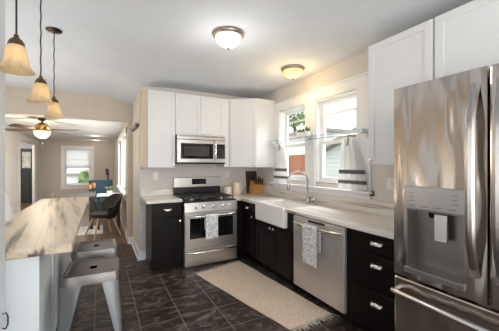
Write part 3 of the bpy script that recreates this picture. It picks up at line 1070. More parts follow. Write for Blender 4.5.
# burners and grates
for x, y in ((1.16, 3.93), (1.16, 4.17), (1.63, 3.93), (1.63, 4.17), (1.395, 4.05)):
    b = B()
    b.lathe([(0.055, 0.0), (0.055, 0.008), (0.035, 0.012), (0.034, 0.02), (0.001, 0.022)], (x, y, 0.918), 20)
    obj('burner', b, 'steel_dark', g)
for x0, x1 in ((1.02, 1.27), (1.275, 1.515), (1.52, 1.77)):
    b = B()
    ym, xm = 4.05, (x0 + x1) / 2
    h0, h1 = 0.948, 0.962
    t = 0.006
    for y in (3.80, 4.30):
        b.box(x0, x1, y - t, y + t, h0, h1)
    for x in (x0 + t, x1 - t):
        b.box(x - t, x + t, 3.80, 4.30, h0, h1)
    b.box(x0, x1, ym - t, ym + t, h0, h1)
    b.box(xm - t, xm + t, 3.80, 4.30, h0, h1)
    for yy in (3.92, 4.18):
        b.box(x0, x1, yy - t, yy + t, h0, h1 + 0.006)
    for x in (x0 + t, x1 - t):
        for y in (3.806, 4.294):
            b.box(x - t, x + t, y - t, y + t, 0.917, h0)
    obj('grate', b, 'iron', g)


def hang_towel(name, mp, u0, u1, z_top, z_bot, w, r, mat, label):
    # folded over a bar at (w, z_top); front hangs to z_bot, back a little shorter
    def fn(u, v):
        uu = u0 + (u1 - u0) * u
        L = z_top - z_bot
        if v < 0.40:
            t = v / 0.40
            z = z_top - 0.62 * L * (1 - t)
            ww = w - r
        elif v < 0.48:
            a = PI * (v - 0.40) / 0.08
            z = z_top + r * math.sin(a)
            ww = w - r * math.cos(a)
        else:
            t = (v - 0.48) / 0.52
            z = z_top - L * t
            ww = w + r + 0.002 * math.sin(9 * u + 2) * t
        return (uu + 0.002 * math.sin(7 * z), ww, z)
    b = B(mp)
    b.sheet(fn, 14, 40, 0.005)
    o = obj(name, b, mat)
    tag(o, label, 'towel')
    return o


hang_towel('kitchen_towel', FY(RF), 1.262, 1.442, 0.718, 0.405, 0.102, 0.0245, 'towel1', 'grey and white patterned towel hanging on the oven door handle')

# upper cabinets of the stove wall
UF = 4.10
c = thing('wall_cabinet', 'tall single-door white wall cabinet left of the microwave', 'cabinet', (0.78, 4.25, 1.385))
obj('body', B().box(0.582, 0.965, UF, BY - 0.002, 1.385, 2.49), 'white', c)
obj('side_panel', B().box(0.513, 0.582, UF - 0.012, BY - 0.002, 1.385, 2.49), 'cabside', c)
d = obj('door', shaker(FY(UF), 0.584, 0.963, 1.388, 2.487), 'white', c)
knob(FY(UF), 0.945, 1.43, 0.02, d)
c = thing('wall_cabinet', 'short two-door white wall cabinet above the microwave', 'cabinet', (1.35, 4.25, 1.85))
obj('body', B().box(0.967, 1.80, UF, BY - 0.002, 1.872, 2.49), 'white', c)
obj('filler_strip', B().box(1.742, 1.835, UF - 0.018, UF, 1.39, 2.49).box(1.742, 1.835, UF, BY - 0.002, 1.39, 1.872), 'white', c)
for u0, u1, k in ((0.969, 1.353, 1.325), (1.357, 1.741, 1.385)):
    d = obj('door', shaker(FY(UF), u0, u1, 1.875, 2.487), 'white', c)
    knob(FY(UF), k, 1.915, 0.02, d)
# corner wall cabinet with a diagonal door
c = thing('corner_wall_cabinet', 'white corner wall cabinet with an angled door beside the window', 'cabinet', (2.25, 4.15, 1.385))
P = [(1.838, BY - 0.002), (1.838, 4.085), (2.20, 3.822), (WX - 0.002, 3.822), (WX - 0.002, BY - 0.002)]
obj('body', B().prism(P, 1.385, 2.492), 'white', c)
v = Vector((2.20 - 1.838, 3.822 - 4.085, 0))
Lw = v.length
v.normalize()
nrm = Vector((v.y, -v.x, 0))
if nrm.y > 0:
    nrm = -nrm


def face_diag(u, w, z):
    return (1.838 + v.x * u + nrm.x * w, 4.085 + v.y * u + nrm.y * w, z)


d = obj('door', shaker(face_diag, 0.008, Lw - 0.004, 1.388, 2.489), 'white', c)
knob(face_diag, Lw - 0.04, 1.43, 0.02, d)

# microwave
g = thing('microwave', 'stainless over-range microwave below the short white wall cabinet', 'microwave', (1.35, 4.2, 1.437))
MF = 4.03
obj('body', B().box(0.970, 1.738, MF, BY - 0.003, 1.437, 1.868, 0.003, 1), 'black', g)
d = obj('door', B(FY(MF)).box(0.972, 1.555, 0, 0.03, 1.460, 1.800, 0.005), 'steel', g)
obj('door_window', B(FY(MF)).box(1.025, 1.525, 0.03, 0.033, 1.515, 1.745, 0.004), 'glassblack', d)
obj('inner_window', B(FY(MF)).box(1.075, 1.46, 0.033, 0.0345, 1.555, 1.70, 0.001, 1), 'greyglass', d)
b = B(FY(MF))
b.tube([(1.553, 0.03, 1.50), (1.553, 0.06, 1.51), (1.553, 0.072, 1.55), (1.553, 0.076, 1.65), (1.553, 0.072, 1.75), (1.553, 0.06, 1.79), (1.553, 0.03, 1.80)], 0.014, 10)
obj('handle', b, 'nickel', d)
p = obj('control_panel', B(FY(MF)).box(1.558, 1.736, 0, 0.028, 1.460, 1.800, 0.004), 'steel', g)
obj('keypad', B(FY(MF)).box(1.585, 1.722, 0.028, 0.031, 1.52, 1.745, 0.002, 1), 'display', p)
for i in range(3):
    for j in range(4):
        obj('button', B(FY(MF)).box(1.60 + i * 0.04, 1.628 + i * 0.04, 0.031, 0.033, 1.535 + j * 0.035, 1.556 + j * 0.035), 'greyglass', p)
vn = obj('top_vent', B(FY(MF)).box(0.972, 1.736, 0, 0.026, 1.805, 1.866, 0.004), 'steel', g)
b = B(FY(MF))
for k in range(3):
    b.box(1.0, 1.71, 0.026, 0.0275, 1.84 + k * 0.008, 1.843 + k * 0.008)
obj('vent_slot', b, 'black', vn)

# canisters
cn = thing('canister', 'shorter cream canister with flat lid on the counter beside the range', 'canister', (1.875, 4.24, 0.916))
obj('jar', B().lathe([(0.066, 0), (0.070, 0.005), (0.070, 0.125), (0.066, 0.13)], (1.875, 4.24, 0.916)), 'ceramic', cn)
obj('lid', B().lathe([(0.072, 0.13), (0.072, 0.145), (0.06, 0.152), (0.001, 0.152)], (1.875, 4.24, 0.916)), 'ceramic', cn)
cn = thing('canister', 'taller cream canister on the counter between shorter canister and knife block', 'canister', (2.055, 4.25, 0.916))
obj('jar', B().lathe([(0.078, 0), (0.082, 0.005), (0.082, 0.185), (0.078, 0.19)], (2.055, 4.25, 0.916)), 'ceramic', cn)
obj('lid', B().lathe([(0.084, 0.19), (0.084, 0.208), (0.07, 0.216), (0.001, 0.216)], (2.055, 4.25, 0.916)), 'ceramic', cn)

# knife block, cutting board
kb = thing('knife_block', 'honey coloured wooden knife block full of dark handled knives', 'knife block', (2.42, 4.24, 0.916))
b = B()
b.poly([(2.318, 4.15, 0.916), (2.513, 4.15, 0.916), (2.513, 4.32, 0.916), (2.318, 4.32, 0.916), (2.328, 4.12, 1.075), (2.503, 4.12, 1.075), (2.503, 4.27, 1.150), (2.328, 4.27, 1.150)], [(0, 3, 2, 1), (4, 5, 6, 7), (0, 1, 5, 4), (1, 2, 6, 5), (2, 3, 7, 6), (3, 0, 4, 7)])
obj('block', b, 'orangewood', kb)
for i in range(4):
    for j in range(2):
        x = 2.356 + i * 0.040
        y = 4.150 + j * 0.065
        z = 1.07 + j * 0.04
        b = B()
        b.tube([(x, y, z), (x + 0.006, y - 0.03, z + 0.055), (x + 0.008, y - 0.045, z + 0.085 + 0.03 * ((i + j) % 2))], [0.010, 0.012, 0.010], 8)
        obj('knife', b, 'darkwood', kb)
b = B()
b.poly([(2.30, 4.350, 0.917), (2.519, 4.350, 0.917), (2.519, 4.370, 0.917), (2.30, 4.370, 0.917), (2.30, 4.388, 1.31), (2.519, 4.388, 1.31), (2.519, 4.407, 1.31), (2.30, 4.407, 1.31)], [(0, 3, 2, 1), (4, 5, 6, 7), (0, 1, 5, 4), (1, 2, 6, 5), (2, 3, 7, 6), (3, 0, 4, 7)])
tag(obj('cutting_board', b, 'darkwood'), 'dark wooden cutting board leaning on the wall behind the knife block', 'cutting board')


def outlet(name, mp, u, z, label, cat, rocker=False):
    o = thing(name, label, cat, mp(u, 0, z - 0.06))
    obj('cover_plate', B(mp).box(u - 0.036, u + 0.036, 0.0, 0.006, z - 0.058, z + 0.058, 0.002, 1), 'plastic', o)
    if rocker:
        obj('rocker', B(mp).box(u - 0.016, u + 0.016, 0.006, 0.011, z - 0.033, z + 0.033, 0.002, 1), 'ceramic_w', o)
    else:
        for s in (-1, 1):
            obj('socket', B(mp).box(u - 0.017, u + 0.017, 0.006, 0.009, z + s * 0.021 - 0.014, z + s * 0.021 + 0.014, 0.003, 1), 'ceramic_w', o)
    return o


outlet('wall_outlet', FY(BY), 0.745, 1.255, 'white wall outlet above the short worktop left of the range', 'outlet')
outlet('wall_outlet', FY(BY), 1.95, 1.265, 'white wall outlet above the canisters right of the range', 'outlet')
outlet('light_switch', face_x(WX), 1.745, 1.235, 'white switch plate on the wall beside the refrigerator', 'switch', True)

# ================================================================== KITCHEN: window wall
XF = 1.925          # cabinet box front
fx = face_x(XF)


def base_cab(name, label, y0, y1):
    c = thing(name, label, 'cabinet', (2.2, (y0 + y1) / 2, 0))
    obj('body', B().box(XF, WX - 0.003, y0, y1, 0.10, 0.874).box(XF + 0.07, WX - 0.003, y0, y1, 0, 0.10), 'espresso', c)
    return c


# corner
c = base_cab('corner_base_cabinet', 'dark corner base cabinet between the range and the sink', 3.345, 3.76)
obj('filler_strip', B().box(1.80, XF, 3.762, 3.80, 0.10, 0.874).box(1.80, WX - 0.003, 3.80, BY - 0.003, 0.0, 0.874), 'espresso', c)
d = obj('drawer', slab(fx, 3.40, 3.755, 0.72, 0.866), 'espresso', c)
cup_pull(fx, 3.60, 0.795, 0.022, d)
d = obj('door', shaker(fx, 3.40, 3.755, 0.11, 0.71), 'espresso', c)
knob(fx, 3.43, 0.68, 0.02, d)
# sink base
c = thing('sink_cabinet', 'dark two-door base cabinet under the white apron sink', 'cabinet', (2.2, 2.93, 0))
obj('body', B().box(XF, WX - 0.003, 2.50, 3.340, 0.10, 0.675).box(XF + 0.07, WX - 0.003, 2.50, 3.340, 0, 0.10).box(XF, WX - 0.003, 2.50, 2.624, 0.675, 0.874).box(XF, WX - 0.003, 3.302, 3.340, 0.675, 0.874), 'espresso', c)
for u0, u1, k in ((2.915, 3.335, 2.95), (2.505, 2.911, 2.875)):
    d = obj('door', shaker(fx, u0, u1, 0.11, 0.665), 'espresso', c)
    cup = knob(fx, k, 0.62, 0.02, d)
# apron sink
g = thing('apron_sink', 'white fireclay apron-front sink set into the counter under the window', 'sink', (2.15, 2.93, 0.68))
s0, s1 = 2.630, 3.297
b = B()
b.box(1.868, 1.905, s0, s1, 0.682, 0.925, 0.012)
b.box(2.335, 2.36, s0, s1, 0.68, 0.908, 0.004).box(1.90, 2.34, s0, s0 + 0.025, 0.68, 0.91, 0.004).box(1.90, 2.34, s1 - 0.025, s1, 0.68, 0.91, 0.004)
b.box(1.895, 2.345, s0 + 0.01, s1 - 0.01, 0.68, 0.705)
obj('basin', b, 'sink', g)
obj('drain', B().lathe([(0.04, 0), (0.045, 0.003), (0.03, 0.004), (0.001, 0.002)], (2.12, 2.96, 0.705)), 'chrome', g)
# dishwasher
g = thing('dishwasher', 'stainless steel dishwasher built in between sink cabinet and drawers', 'dishwasher', (2.2, 2.1, 0))
obj('body', B().box(XF + 0.005, WX - 0.01, 1.735, 2.470, 0.10, 0.87).box(XF + 0.06, WX - 0.01, 1.735, 2.470, 0.0, 0.10), 'black', g)
d = obj('door', B(fx).box(1.738, 2.466, -0.004, 0.035, 0.105, 0.868, 0.006), 'steel_dw', g)
bar_handle(fx, 1.77, 2.44, 0.805, 0.035, d, 0.013, 0.035, 0.025, 'nickel')
obj('control_strip', B(fx).box(1.98, 2.22, 0.035, 0.0365, 0.835, 0.858, 0.001, 1), 'display', d)
obj('trim_strip', B().box(XF, XF + 0.03, 2.472, 2.498, 0.10, 0.87), 'espresso', g)
hang_towel('dish_towel', fx, 2.005, 2.215, 0.805, 0.445, 0.091, 0.024, 'towel2', 'white towel with grey floral print hanging on the dishwasher handle')
# drawer cabinet
c = base_cab('drawer_cabinet', 'dark three-drawer base cabinet between dishwasher and refrigerator', 1.19, 1.725)
for z0, z1, zp in ((0.715, 0.866, 0.805), (0.43, 0.705, 0.63), (0.11, 0.42, 0.325)):
    d = obj('drawer', slab(fx, 1.20, 1.685, z0, z1), 'espresso', c)
    cup_pull(fx, 1.425, zp, 0.022, d, 0.052)

# L-shaped worktop
b = B()
b.box(1.895, WX - 0.003, 1.19, 2.625, 0.876, 0.915, 0.005)
b.box(1.895, WX - 0.003, 3.303, BY - 0.003, 0.876, 0.915, 0.005)
b.box(2.365, WX - 0.003, 2.625, 3.303, 0.876, 0.915)
b.box(1.792, 1.895, 3.80, BY - 0.003, 0.876, 0.915, 0.003)
o = obj('worktop', b, 'stone')
tag(o, 'long white stone worktop with dark streaks along the window wall', 'worktop')
b = B()
b.box(WX - 0.022, WX, 1.19, BY, 0.916, 1.055, 0.002).box(1.80, WX - 0.022, BY - 0.022, BY, 0.916, 1.02, 0.002)
o = obj('backsplash', b, 'stone')
o['kind'] = 'structure'

# faucet
g = thing('kitchen_faucet', 'tall chrome gooseneck faucet behind the apron sink', 'faucet', (2.43, 2.86, 0.916))
obj('base', B().lathe([(0.034, 0), (0.034, 0.008), (0.024, 0.014), (0.023, 0.10), (0.02, 0.105), (0.001, 0.105)], (2.43, 2.86, 0.916)), 'chrome', g)
pts = [(2.43, 2.86, 1.01), (2.43, 2.86, 1.22)]
for k in range(1, 13):
    a = PI * k / 12
    pts.append((2.43 - 0.115 * (1 - math.cos(a)), 2.86 + 0.06 * (1 - math.cos(a)), 1.22 + 0.115 * math.sin(a)))
pts.append((2.20, 2.98, 1.17))
obj('spout', B().tube(pts, 0.0135, 12), 'chrome', g)
obj('spray_head', B().tube([(2.20, 2.98, 1.19), (2.20, 2.98, 1.12), (2.20, 2.98, 1.09)], [0.016, 0.019, 0.017], 12), 'chrome', g)
obj('lever', B().tube([(2.43, 2.84, 0.985), (2.425, 2.80, 0.99), (2.40, 2.75, 1.01)], [0.013, 0.011, 0.007], 10), 'chrome', g)
sd = thing('soap_dispenser', 'short chrome soap dispenser right of the faucet', 'soap dispenser', (2.43, 2.68, 0.916))
obj('pump', B().lathe([(0.022, 0), (0.022, 0.006), (0.014, 0.01), (0.013, 0.05), (0.001, 0.052)], (2.43, 2.68, 0.916)), 'chrome', sd)
obj('nozzle', B().tube([(2.43, 2.68, 0.96), (2.43, 2.68, 0.985), (2.40, 2.68, 0.99), (2.36, 2.68, 0.98)], 0.007), 'chrome', sd)

# upper cabinets over and beside the refrigerator
UX = 2.22
ux = face_x(UX)
c = thing('wall_cabinet', 'white single-door wall cabinet between window and refrigerator', 'cabinet', (2.38, 1.45, 1.425))
obj('body', B().box(UX, WX - 0.002, 1.165, 1.735, 1.425, 2.535), 'white', c)
d = obj('door', shaker(ux, 1.168, 1.733, 1.428, 2.532, 0.02, 0.06), 'white', c)
knob(ux, 1.70, 1.46, 0.02, d)
c = thing('wall_cabinet', 'white wall cabinet above the refrigerator', 'cabinet', (2.38, 0.65, 1.985))
obj('body', B().box(UX, WX - 0.002, 0.13, 1.155, 1.985, 2.535), 'white', c)
for u0, u1 in ((0.135, 0.545), (0.549, 1.153)):
    obj('door', shaker(ux, u0, u1, 1.988, 2.532, 0.02, 0.06), 'white', c)

# ------------------------------------------------------------------ refrigerator
g = thing('refrigerator', 'large stainless french-door refrigerator with ice and water dispenser', 'refrigerator', (2.1, 0.66, 0))
FX = 1.75
obj('body', B().box(1.86, 2.50, 0.14, 1.165, 0.06, 1.91).box(1.88, 2.48, 0.17, 1.13, 0.0, 0.06), 'steel_dark', g)
ff = face_x(1.855)
b = B(ff)
n0, n1, q0, q1 = 0.765, 1.09, 0.745, 1.285
T = 1.855 - FX
# door with an opening for the dispenser
b.box(0.663, n0, 0, T, 0.70, 1.94).box(n1, 1.175, 0, T, 0.70, 1.94).box(n0, n1, 0, T, 0.70, q0).box(n0, n1, 0, T, q1, 1.94)
dl = obj('left_door', b, 'steel_v', g)
b = B(ff)
b.box(0.14, 0.655, 0, T, 0.70, 1.94, 0.012)
dr = obj('right_door', b, 'steel_v', g)
b = B(ff)
b.box(n0, n1, 0, 0.012, q0, q1).box(n0, n0 + 0.01, 0.012, T - 0.002, q0, 1.15).box(n1 - 0.01, n1, 0.012, T - 0.002, q0, 1.15).box(n0, n1, 0.012, T - 0.004, 1.14, q1 - 0.001)
obj('dispenser_niche', b, 'niche', dl)
obj('dispenser_panel', B(ff).box(n0 - 0.008, n1 + 0.008, T - 0.004, T + 0.012, 1.15, 1.292, 0.004), 'steel_dark', dl)
obj('dispenser_tray', B(ff).box(n0 - 0.008, n1 + 0.008, 0.012, T + 0.018, q0 - 0.008, q0 + 0.028, 0.004), 'steel_dark', dl)
obj('dispenser_paddle', B(ff).box(0.868, 0.940, 0.055, 0.07, 0.965, 1.13, 0.004), 'nickel', dl)
obj('dispenser_spout', B(ff).lathe([(0.022, 0), (0.018, -0.03), (0.012, -0.04), (0.001, -0.04)], (0.955, 0.06, 1.142)), 'black', dl)
for k in range(4):
    obj('button', B(ff).box(0.80 + k * 0.075, 0.84 + k * 0.075, T + 0.0115, T + 0.013, 1.168, 1.176), 'niche', dl)
for k in range(3):
    for y in (0.79, 1.035):
        obj('button', B(ff).box(y, y + 0.03, T + 0.0115, T + 0.013, 1.20 + k * 0.025, 1.206 + k * 0.025), 'niche', dl)
for par, y in ((dl, 0.715), (dr, 0.60)):
    rings = []
    nn = 16
    for i in range(nn + 1):
        t = i / nn
        z = 0.83 + 1.03 * t
        o_ = T + 0.008 + 0.052 * min(1, 5 * min(t, 1 - t)) + 0.012 * math.sin(PI * t)
        rings.append([(y - 0.022, o_ - 0.012, z), (y - 0.016, o_ + 0.006, z), (y, o_ + 0.012, z), (y + 0.016, o_ + 0.006, z), (y + 0.022, o_ - 0.012, z)])
    hb = B(ff).loft(rings, True)
    hb.box(y - 0.015, y + 0.015, T - 0.002, T + 0.03, 0.835, 0.875).box(y - 0.015, y + 0.015, T - 0.002, T + 0.03, 1.815, 1.855)
    obj('handle', hb, 'steel_dark', par)
b = B(ff)
b.box(0.14, 1.175, 0, T, 0.07, 0.685, 0.012)
dz = obj('freezer_drawer', b, 'steel_v', g)
b = B(ff)
b.tube([(1.15, T, 0.60), (1.15, T + 0.045, 0.60), (1.12, T + 0.058, 0.60), (0.66, T + 0.075, 0.60), (0.20, T + 0.058, 0.60), (0.165, T + 0.045, 0.60), (0.165, T, 0.60)], 0.017, 12)
obj('handle', b, 'nickel', dz)
obj('hinge_cover', B().box(1.80, 1.90, 1.07, 1.165, 1.912, 1.945, 0.008), 'steel_dark', g)

# ================================================================== window dressing
g = thing('glass_shelf', 'long clear glass shelf mounted across both kitchen windows', 'shelf', (2.47, 2.9, 1.80))
obj('pane', B().box(2.385, WX - 0.024, 1.935, 3.815, 1.795, 1.805, 0.001, 1), 'shelfglass', g)
for y in (2.0, 2.93, 3.76):
    b = B()
    b.box(2.42, WX - 0.022, y - 0.014, y + 0.014, 1.780, 1.7945).box(WX - 0.035, WX - 0.022, y - 0.018, y + 0.018, 1.71, 1.7945)
    b.tube([(2.43, y, 1.782), (WX - 0.03, y, 1.72)], 0.006, 8)
    obj('bracket', b, 'trim', g)
rod = obj('curtain_rod', B().tube([(2.472, 1.95, 1.768), (2.472, 3.81, 1.768)], 0.006, 8).box(2.466, WX - 0.022, 1.955, 1.965, 1.762, 1.774).box(2.466, WX - 0.022, 3.79, 3.80, 1.762, 1.774), 'nickel')
tag(rod, 'thin metal rod under the glass shelf carrying the curtains', 'curtain rod')


def curtain(label, yc_top, half_top, y0, y1, z0, z1, ph):
    def fn(u, v):
        t = sm(v ** 0.8)
        ya = yc_top + (u - 0.5) * 2 * half_top
        yb = y0 + (y1 - y0) * u
        y = ya * (1 - t) + yb * t
        amp = 0.012 + 0.014 * (1 - t)
        x = 2.472 + amp * math.sin(u * 2 * PI * 3.5 + ph) + 0.004 * math.sin(u * 31 + 3 * v)
        z = z1 + (z0 - z1) * v + 0.012 * math.sin(u * 9 + ph) * v - 0.04 * (1 - v) * abs(u - 0.5)
        return (x, y, z)
    root = thing('cafe_curtain', label, 'curtain', (2.472, (y0 + y1) / 2, z0))
    b = B()
    b.sheet(fn, 44, 26, 0.004)
    o = obj('cloth', b, 'curtain', root)
    b = B()
    b.tube([(2.472 + 0.009 * math.cos(k * PI / 6), yc_top, 1.768 + 0.011 * math.sin(k * PI / 6)) for k in range(13)], 0.003, 6)
    b.tube([(2.465, yc_top, 1.758), (2.452, yc_top - 0.004, 1.72), (2.440, yc_top, 1.64)], [0.008, 0.014, 0.008], 8)
    obj('clip', b, 'niche', root)
    return o


o1 = curtain('white cafe curtain with two grey stripes beside the corner cabinet', 3.55, 0.075, 3.37, 3.755, 1.145, 1.745, 0.3)
o2 = curtain('white cafe curtain with two grey stripes nearest the refrigerator', 2.20, 0.085, 1.975, 2.36, 1.145, 1.745, 1.4)
# stripes are woven at fixed heights of the cloth, measured from its hem
nt = M['curtain'].node_tree
for n in nt.nodes:
    if n.type == 'MATH' and n.operation in ('GREATER_THAN', 'LESS_THAN'):
        n.inputs[1].default_value -= 1.145

# little pots on the shelf
def pot(x, y, r, h, label, leafy):
    p = thing('potted_succulent', label, 'potted plant', (x, y, 1.806), 'small pots on the glass shelf')
    obj('pot', B().lathe([(r * 0.8, 0), (r * 0.85, 0.003), (r, h), (r * 0.9, h), (r * 0.85, h - 0.008), (0.001, h - 0.01)], (x, y, 1.806), 18), 'ceramic_w', p)
    b = B()
    for k in range(leafy):
        a = k * 2.4
        l = 0.03 + 0.045 * random.random()
        rr = r * 0.5 * random.random()
        x0, y0 = x + rr * math.cos(a), y + rr * math.sin(a)
        b.tube([(x0, y0, 1.806 + h - 0.012), (x0 + 0.3 * l * math.cos(a), y0 + 0.3 * l * math.sin(a), 1.806 + h + 0.6 * l), (x0 + 0.5 * l * math.cos(a), y0 + 0.5 * l * math.sin(a), 1.806 + h + l)], [0.004, 0.007, 0.001], 6)
    obj('leaves', b, 'leaf', p)


pot(2.45, 3.085, 0.034, 0.075, 'small white pot with a short sprig, left of the pots on the glass shelf', 7)
pot(2.44, 2.99, 0.030, 0.065, 'small white pot with dark sprigs, middle pot on the glass shelf', 9)
pot(2.45, 2.885, 0.042, 0.070, 'widest white pot on the glass shelf, nearest the right window', 14)
b = B()
b.box(2.515, WX - 0.001, 1.93, 1.955, 1.10, 1.145).tube([(2.52, 1.942, 1.115), (2.49, 1.942, 1.105), (2.475, 1.942, 1.125)], 0.006)
tag(obj('wall_hook', b, 'bronze'), 'small dark metal hook at the right end of the window sill', 'hook')

# ================================================================== lights on the kitchen ceiling
def flush(x, y, r, dome, label, power, col):
    z = ceil_z(x, y)
    f = thing('flush_ceiling_light', label, 'ceiling light', (x, y, z - 0.12))
    obj('ring', B().lathe([(r * 0.8, 0.002), (r, -0.004), (r * 1.02, -0.016), (r * 0.98, -0.028), (r * 0.93, -0.036), (r * 0.86, -0.036), (r * 0.8, -0.01)], (x, y, z), 40), 'ringmetal', f)
    obj('dome', B().lathe([(r * 0.87, -0.03), (r * 0.84, -0.05), (r * 0.74, -0.078), (r * 0.55, -0.105), (r * 0.3, -0.122), (r * 0.08, -0.128), (0.001, -0.128)], (x, y, z), 40), dome, f)
    obj('finial', B().lathe([(0.004, -0.126), (0.011, -0.132), (0.012, -0.142), (0.005, -0.15), (0.001, -0.151)], (x, y, z), 14), 'bronze2', f)
    point('flush_light_glow', (x, y, z - 0.34), power, col, 0.14)


flush(1.055, 2.37, 0.145, 'dome_white', 'round white-domed flush ceiling light in the middle of the kitchen', 6, (1, 0.95, 0.88))
flush(2.16, 2.83, 0.145, 'dome_amber', 'round amber-domed flush ceiling light over the sink', 8, (1, 0.70, 0.34))


def pendant(x, y, zb, label, straight):
    z = ceil_z(x, y)
    K = 0.71
    p = thing('pendant_lamp', label, 'pendant lamp', (x, y, zb), 'bell pendants over the peninsula')
    obj('canopy', B().lathe([(0.062, 0.001), (0.064, -0.008), (0.055, -0.016), (0.02, -0.022), (0.001, -0.023)], (x, y, z), 28), 'bronze', p)
    n = 24
    zt = zb + 0.255 * K
    pts = []
    for i in range(n + 1):
        zz = z - 0.02 + (zt - z + 0.02) * i / n
        w = 0 if straight else 0.0016 * math.sin(i * 1.25) * (1 if 0 < i < n else 0)
        pts.append((x + w, y, zz))
    obj('cord', B().tube(pts, 0.0045, 6), 'cord', p)

    def sc(pr):
        return [(r_ * K, z_ * K) for r_, z_ in pr]
    obj('socket_cap', B().lathe(sc([(0.006, 0.272), (0.014, 0.265), (0.018, 0.243), (0.036, 0.230), (0.048, 0.208), (0.052, 0.186), (0.032, 0.186)]), (x, y, zb), 24), 'bronze2', p)
    prof = sc([(0.042, 0.192), (0.054, 0.175), (0.063, 0.14), (0.068, 0.10), (0.074, 0.065), (0.085, 0.035), (0.100, 0.012), (0.112, 0.0), (0.109, -0.001), (0.096, 0.012), (0.081, 0.037), (0.070, 0.067), (0.064, 0.10), (0.059, 0.14), (0.050, 0.172), (0.038, 0.188)])
    obj('glass_shade', B().lathe(prof, (x, y, zb), 96, cap=False, flute=0.03, nfl=24), 'shade', p)
    obj('bulb', B().ball((x, y, zb + 0.060), 0.026, 0.026, 0.034).tube([(x, y, zb + 0.09), (x, y, zb + 0.19 * K)], 0.010, 10), 'bulb', p)


pendant(-0.383, 1.82, 1.910, 'amber glass bell pendant nearest the camera, on a black cord', True)
pendant(-0.376, 2.43, 1.872, 'middle amber glass bell pendant of the row over the peninsula', False)
pendant(-0.376, 3.06, 1.862, 'farthest amber glass bell pendant, its dark canopy in view', False)

# ================================================================== peninsula
pn = thing('peninsula_cabinet', 'white panelled peninsula base carrying the cream stone top', 'cabinet', (-0.62, 3.5, 0))
obj('body', B().box(-0.76, -0.345, 2.15, 4.92, 0.0, 0.861), 'panel', pn)
b = B()
for y in (2.152, 2.7, 3.3, 4.0, 4.85):
    b.box(-0.345, -0.341, y, y + 0.05, 0.0, 0.861)
b.box(-0.345, -0.342, 2.21, 4.84, 0.0, 0.09)
obj('side_battens', b, 'panel', pn)
b = B()
b.box(-0.778, -0.163, 2.105, 5.06, 0.862, 0.921, 0.014, 3)
tag(obj('peninsula_worktop', b, 'stone_warm'), 'cream stone breakfast bar top with brown veins', 'worktop')
vz = thing('ceramic_vase', 'white ruffled ceramic vase on the far left of the peninsula top', 'vase', (-0.79, 3.1, 0.922))
obj('vessel', B().lathe([(0.075, 0), (0.09, 0.01), (0.105, 0.05), (0.092, 0.09), (0.098, 0.12), (0.076, 0.16), (0.08, 0.19), (0.058, 0.24), (0.04, 0.29), (0.032, 0.315)], (-0.772, 3.1, 0.922), 24, flute=0.03, nfl=7), 'ceramic_w', vz)
obj('lid', B().lathe([(0.03, 0.315), (0.03, 0.325), (0.012, 0.345), (0.014, 0.36), (0.001, 0.37)], (-0.772, 3.1, 0.922), 18), 'ceramic_w', vz)
b = B()
b.tube([(-0.491, 2.04, 0.50), (-0.475, 2.04, 0.495), (-0.467, 2.04, 0.52), (-0.467, 2.04, 0.56), (-0.475, 2.04, 0.585), (-0.491, 2.04, 0.58)], 0.004, 8)
tag(obj('loop_pull', b, 'black'), 'small black loop pull on the white end wall', 'pull')


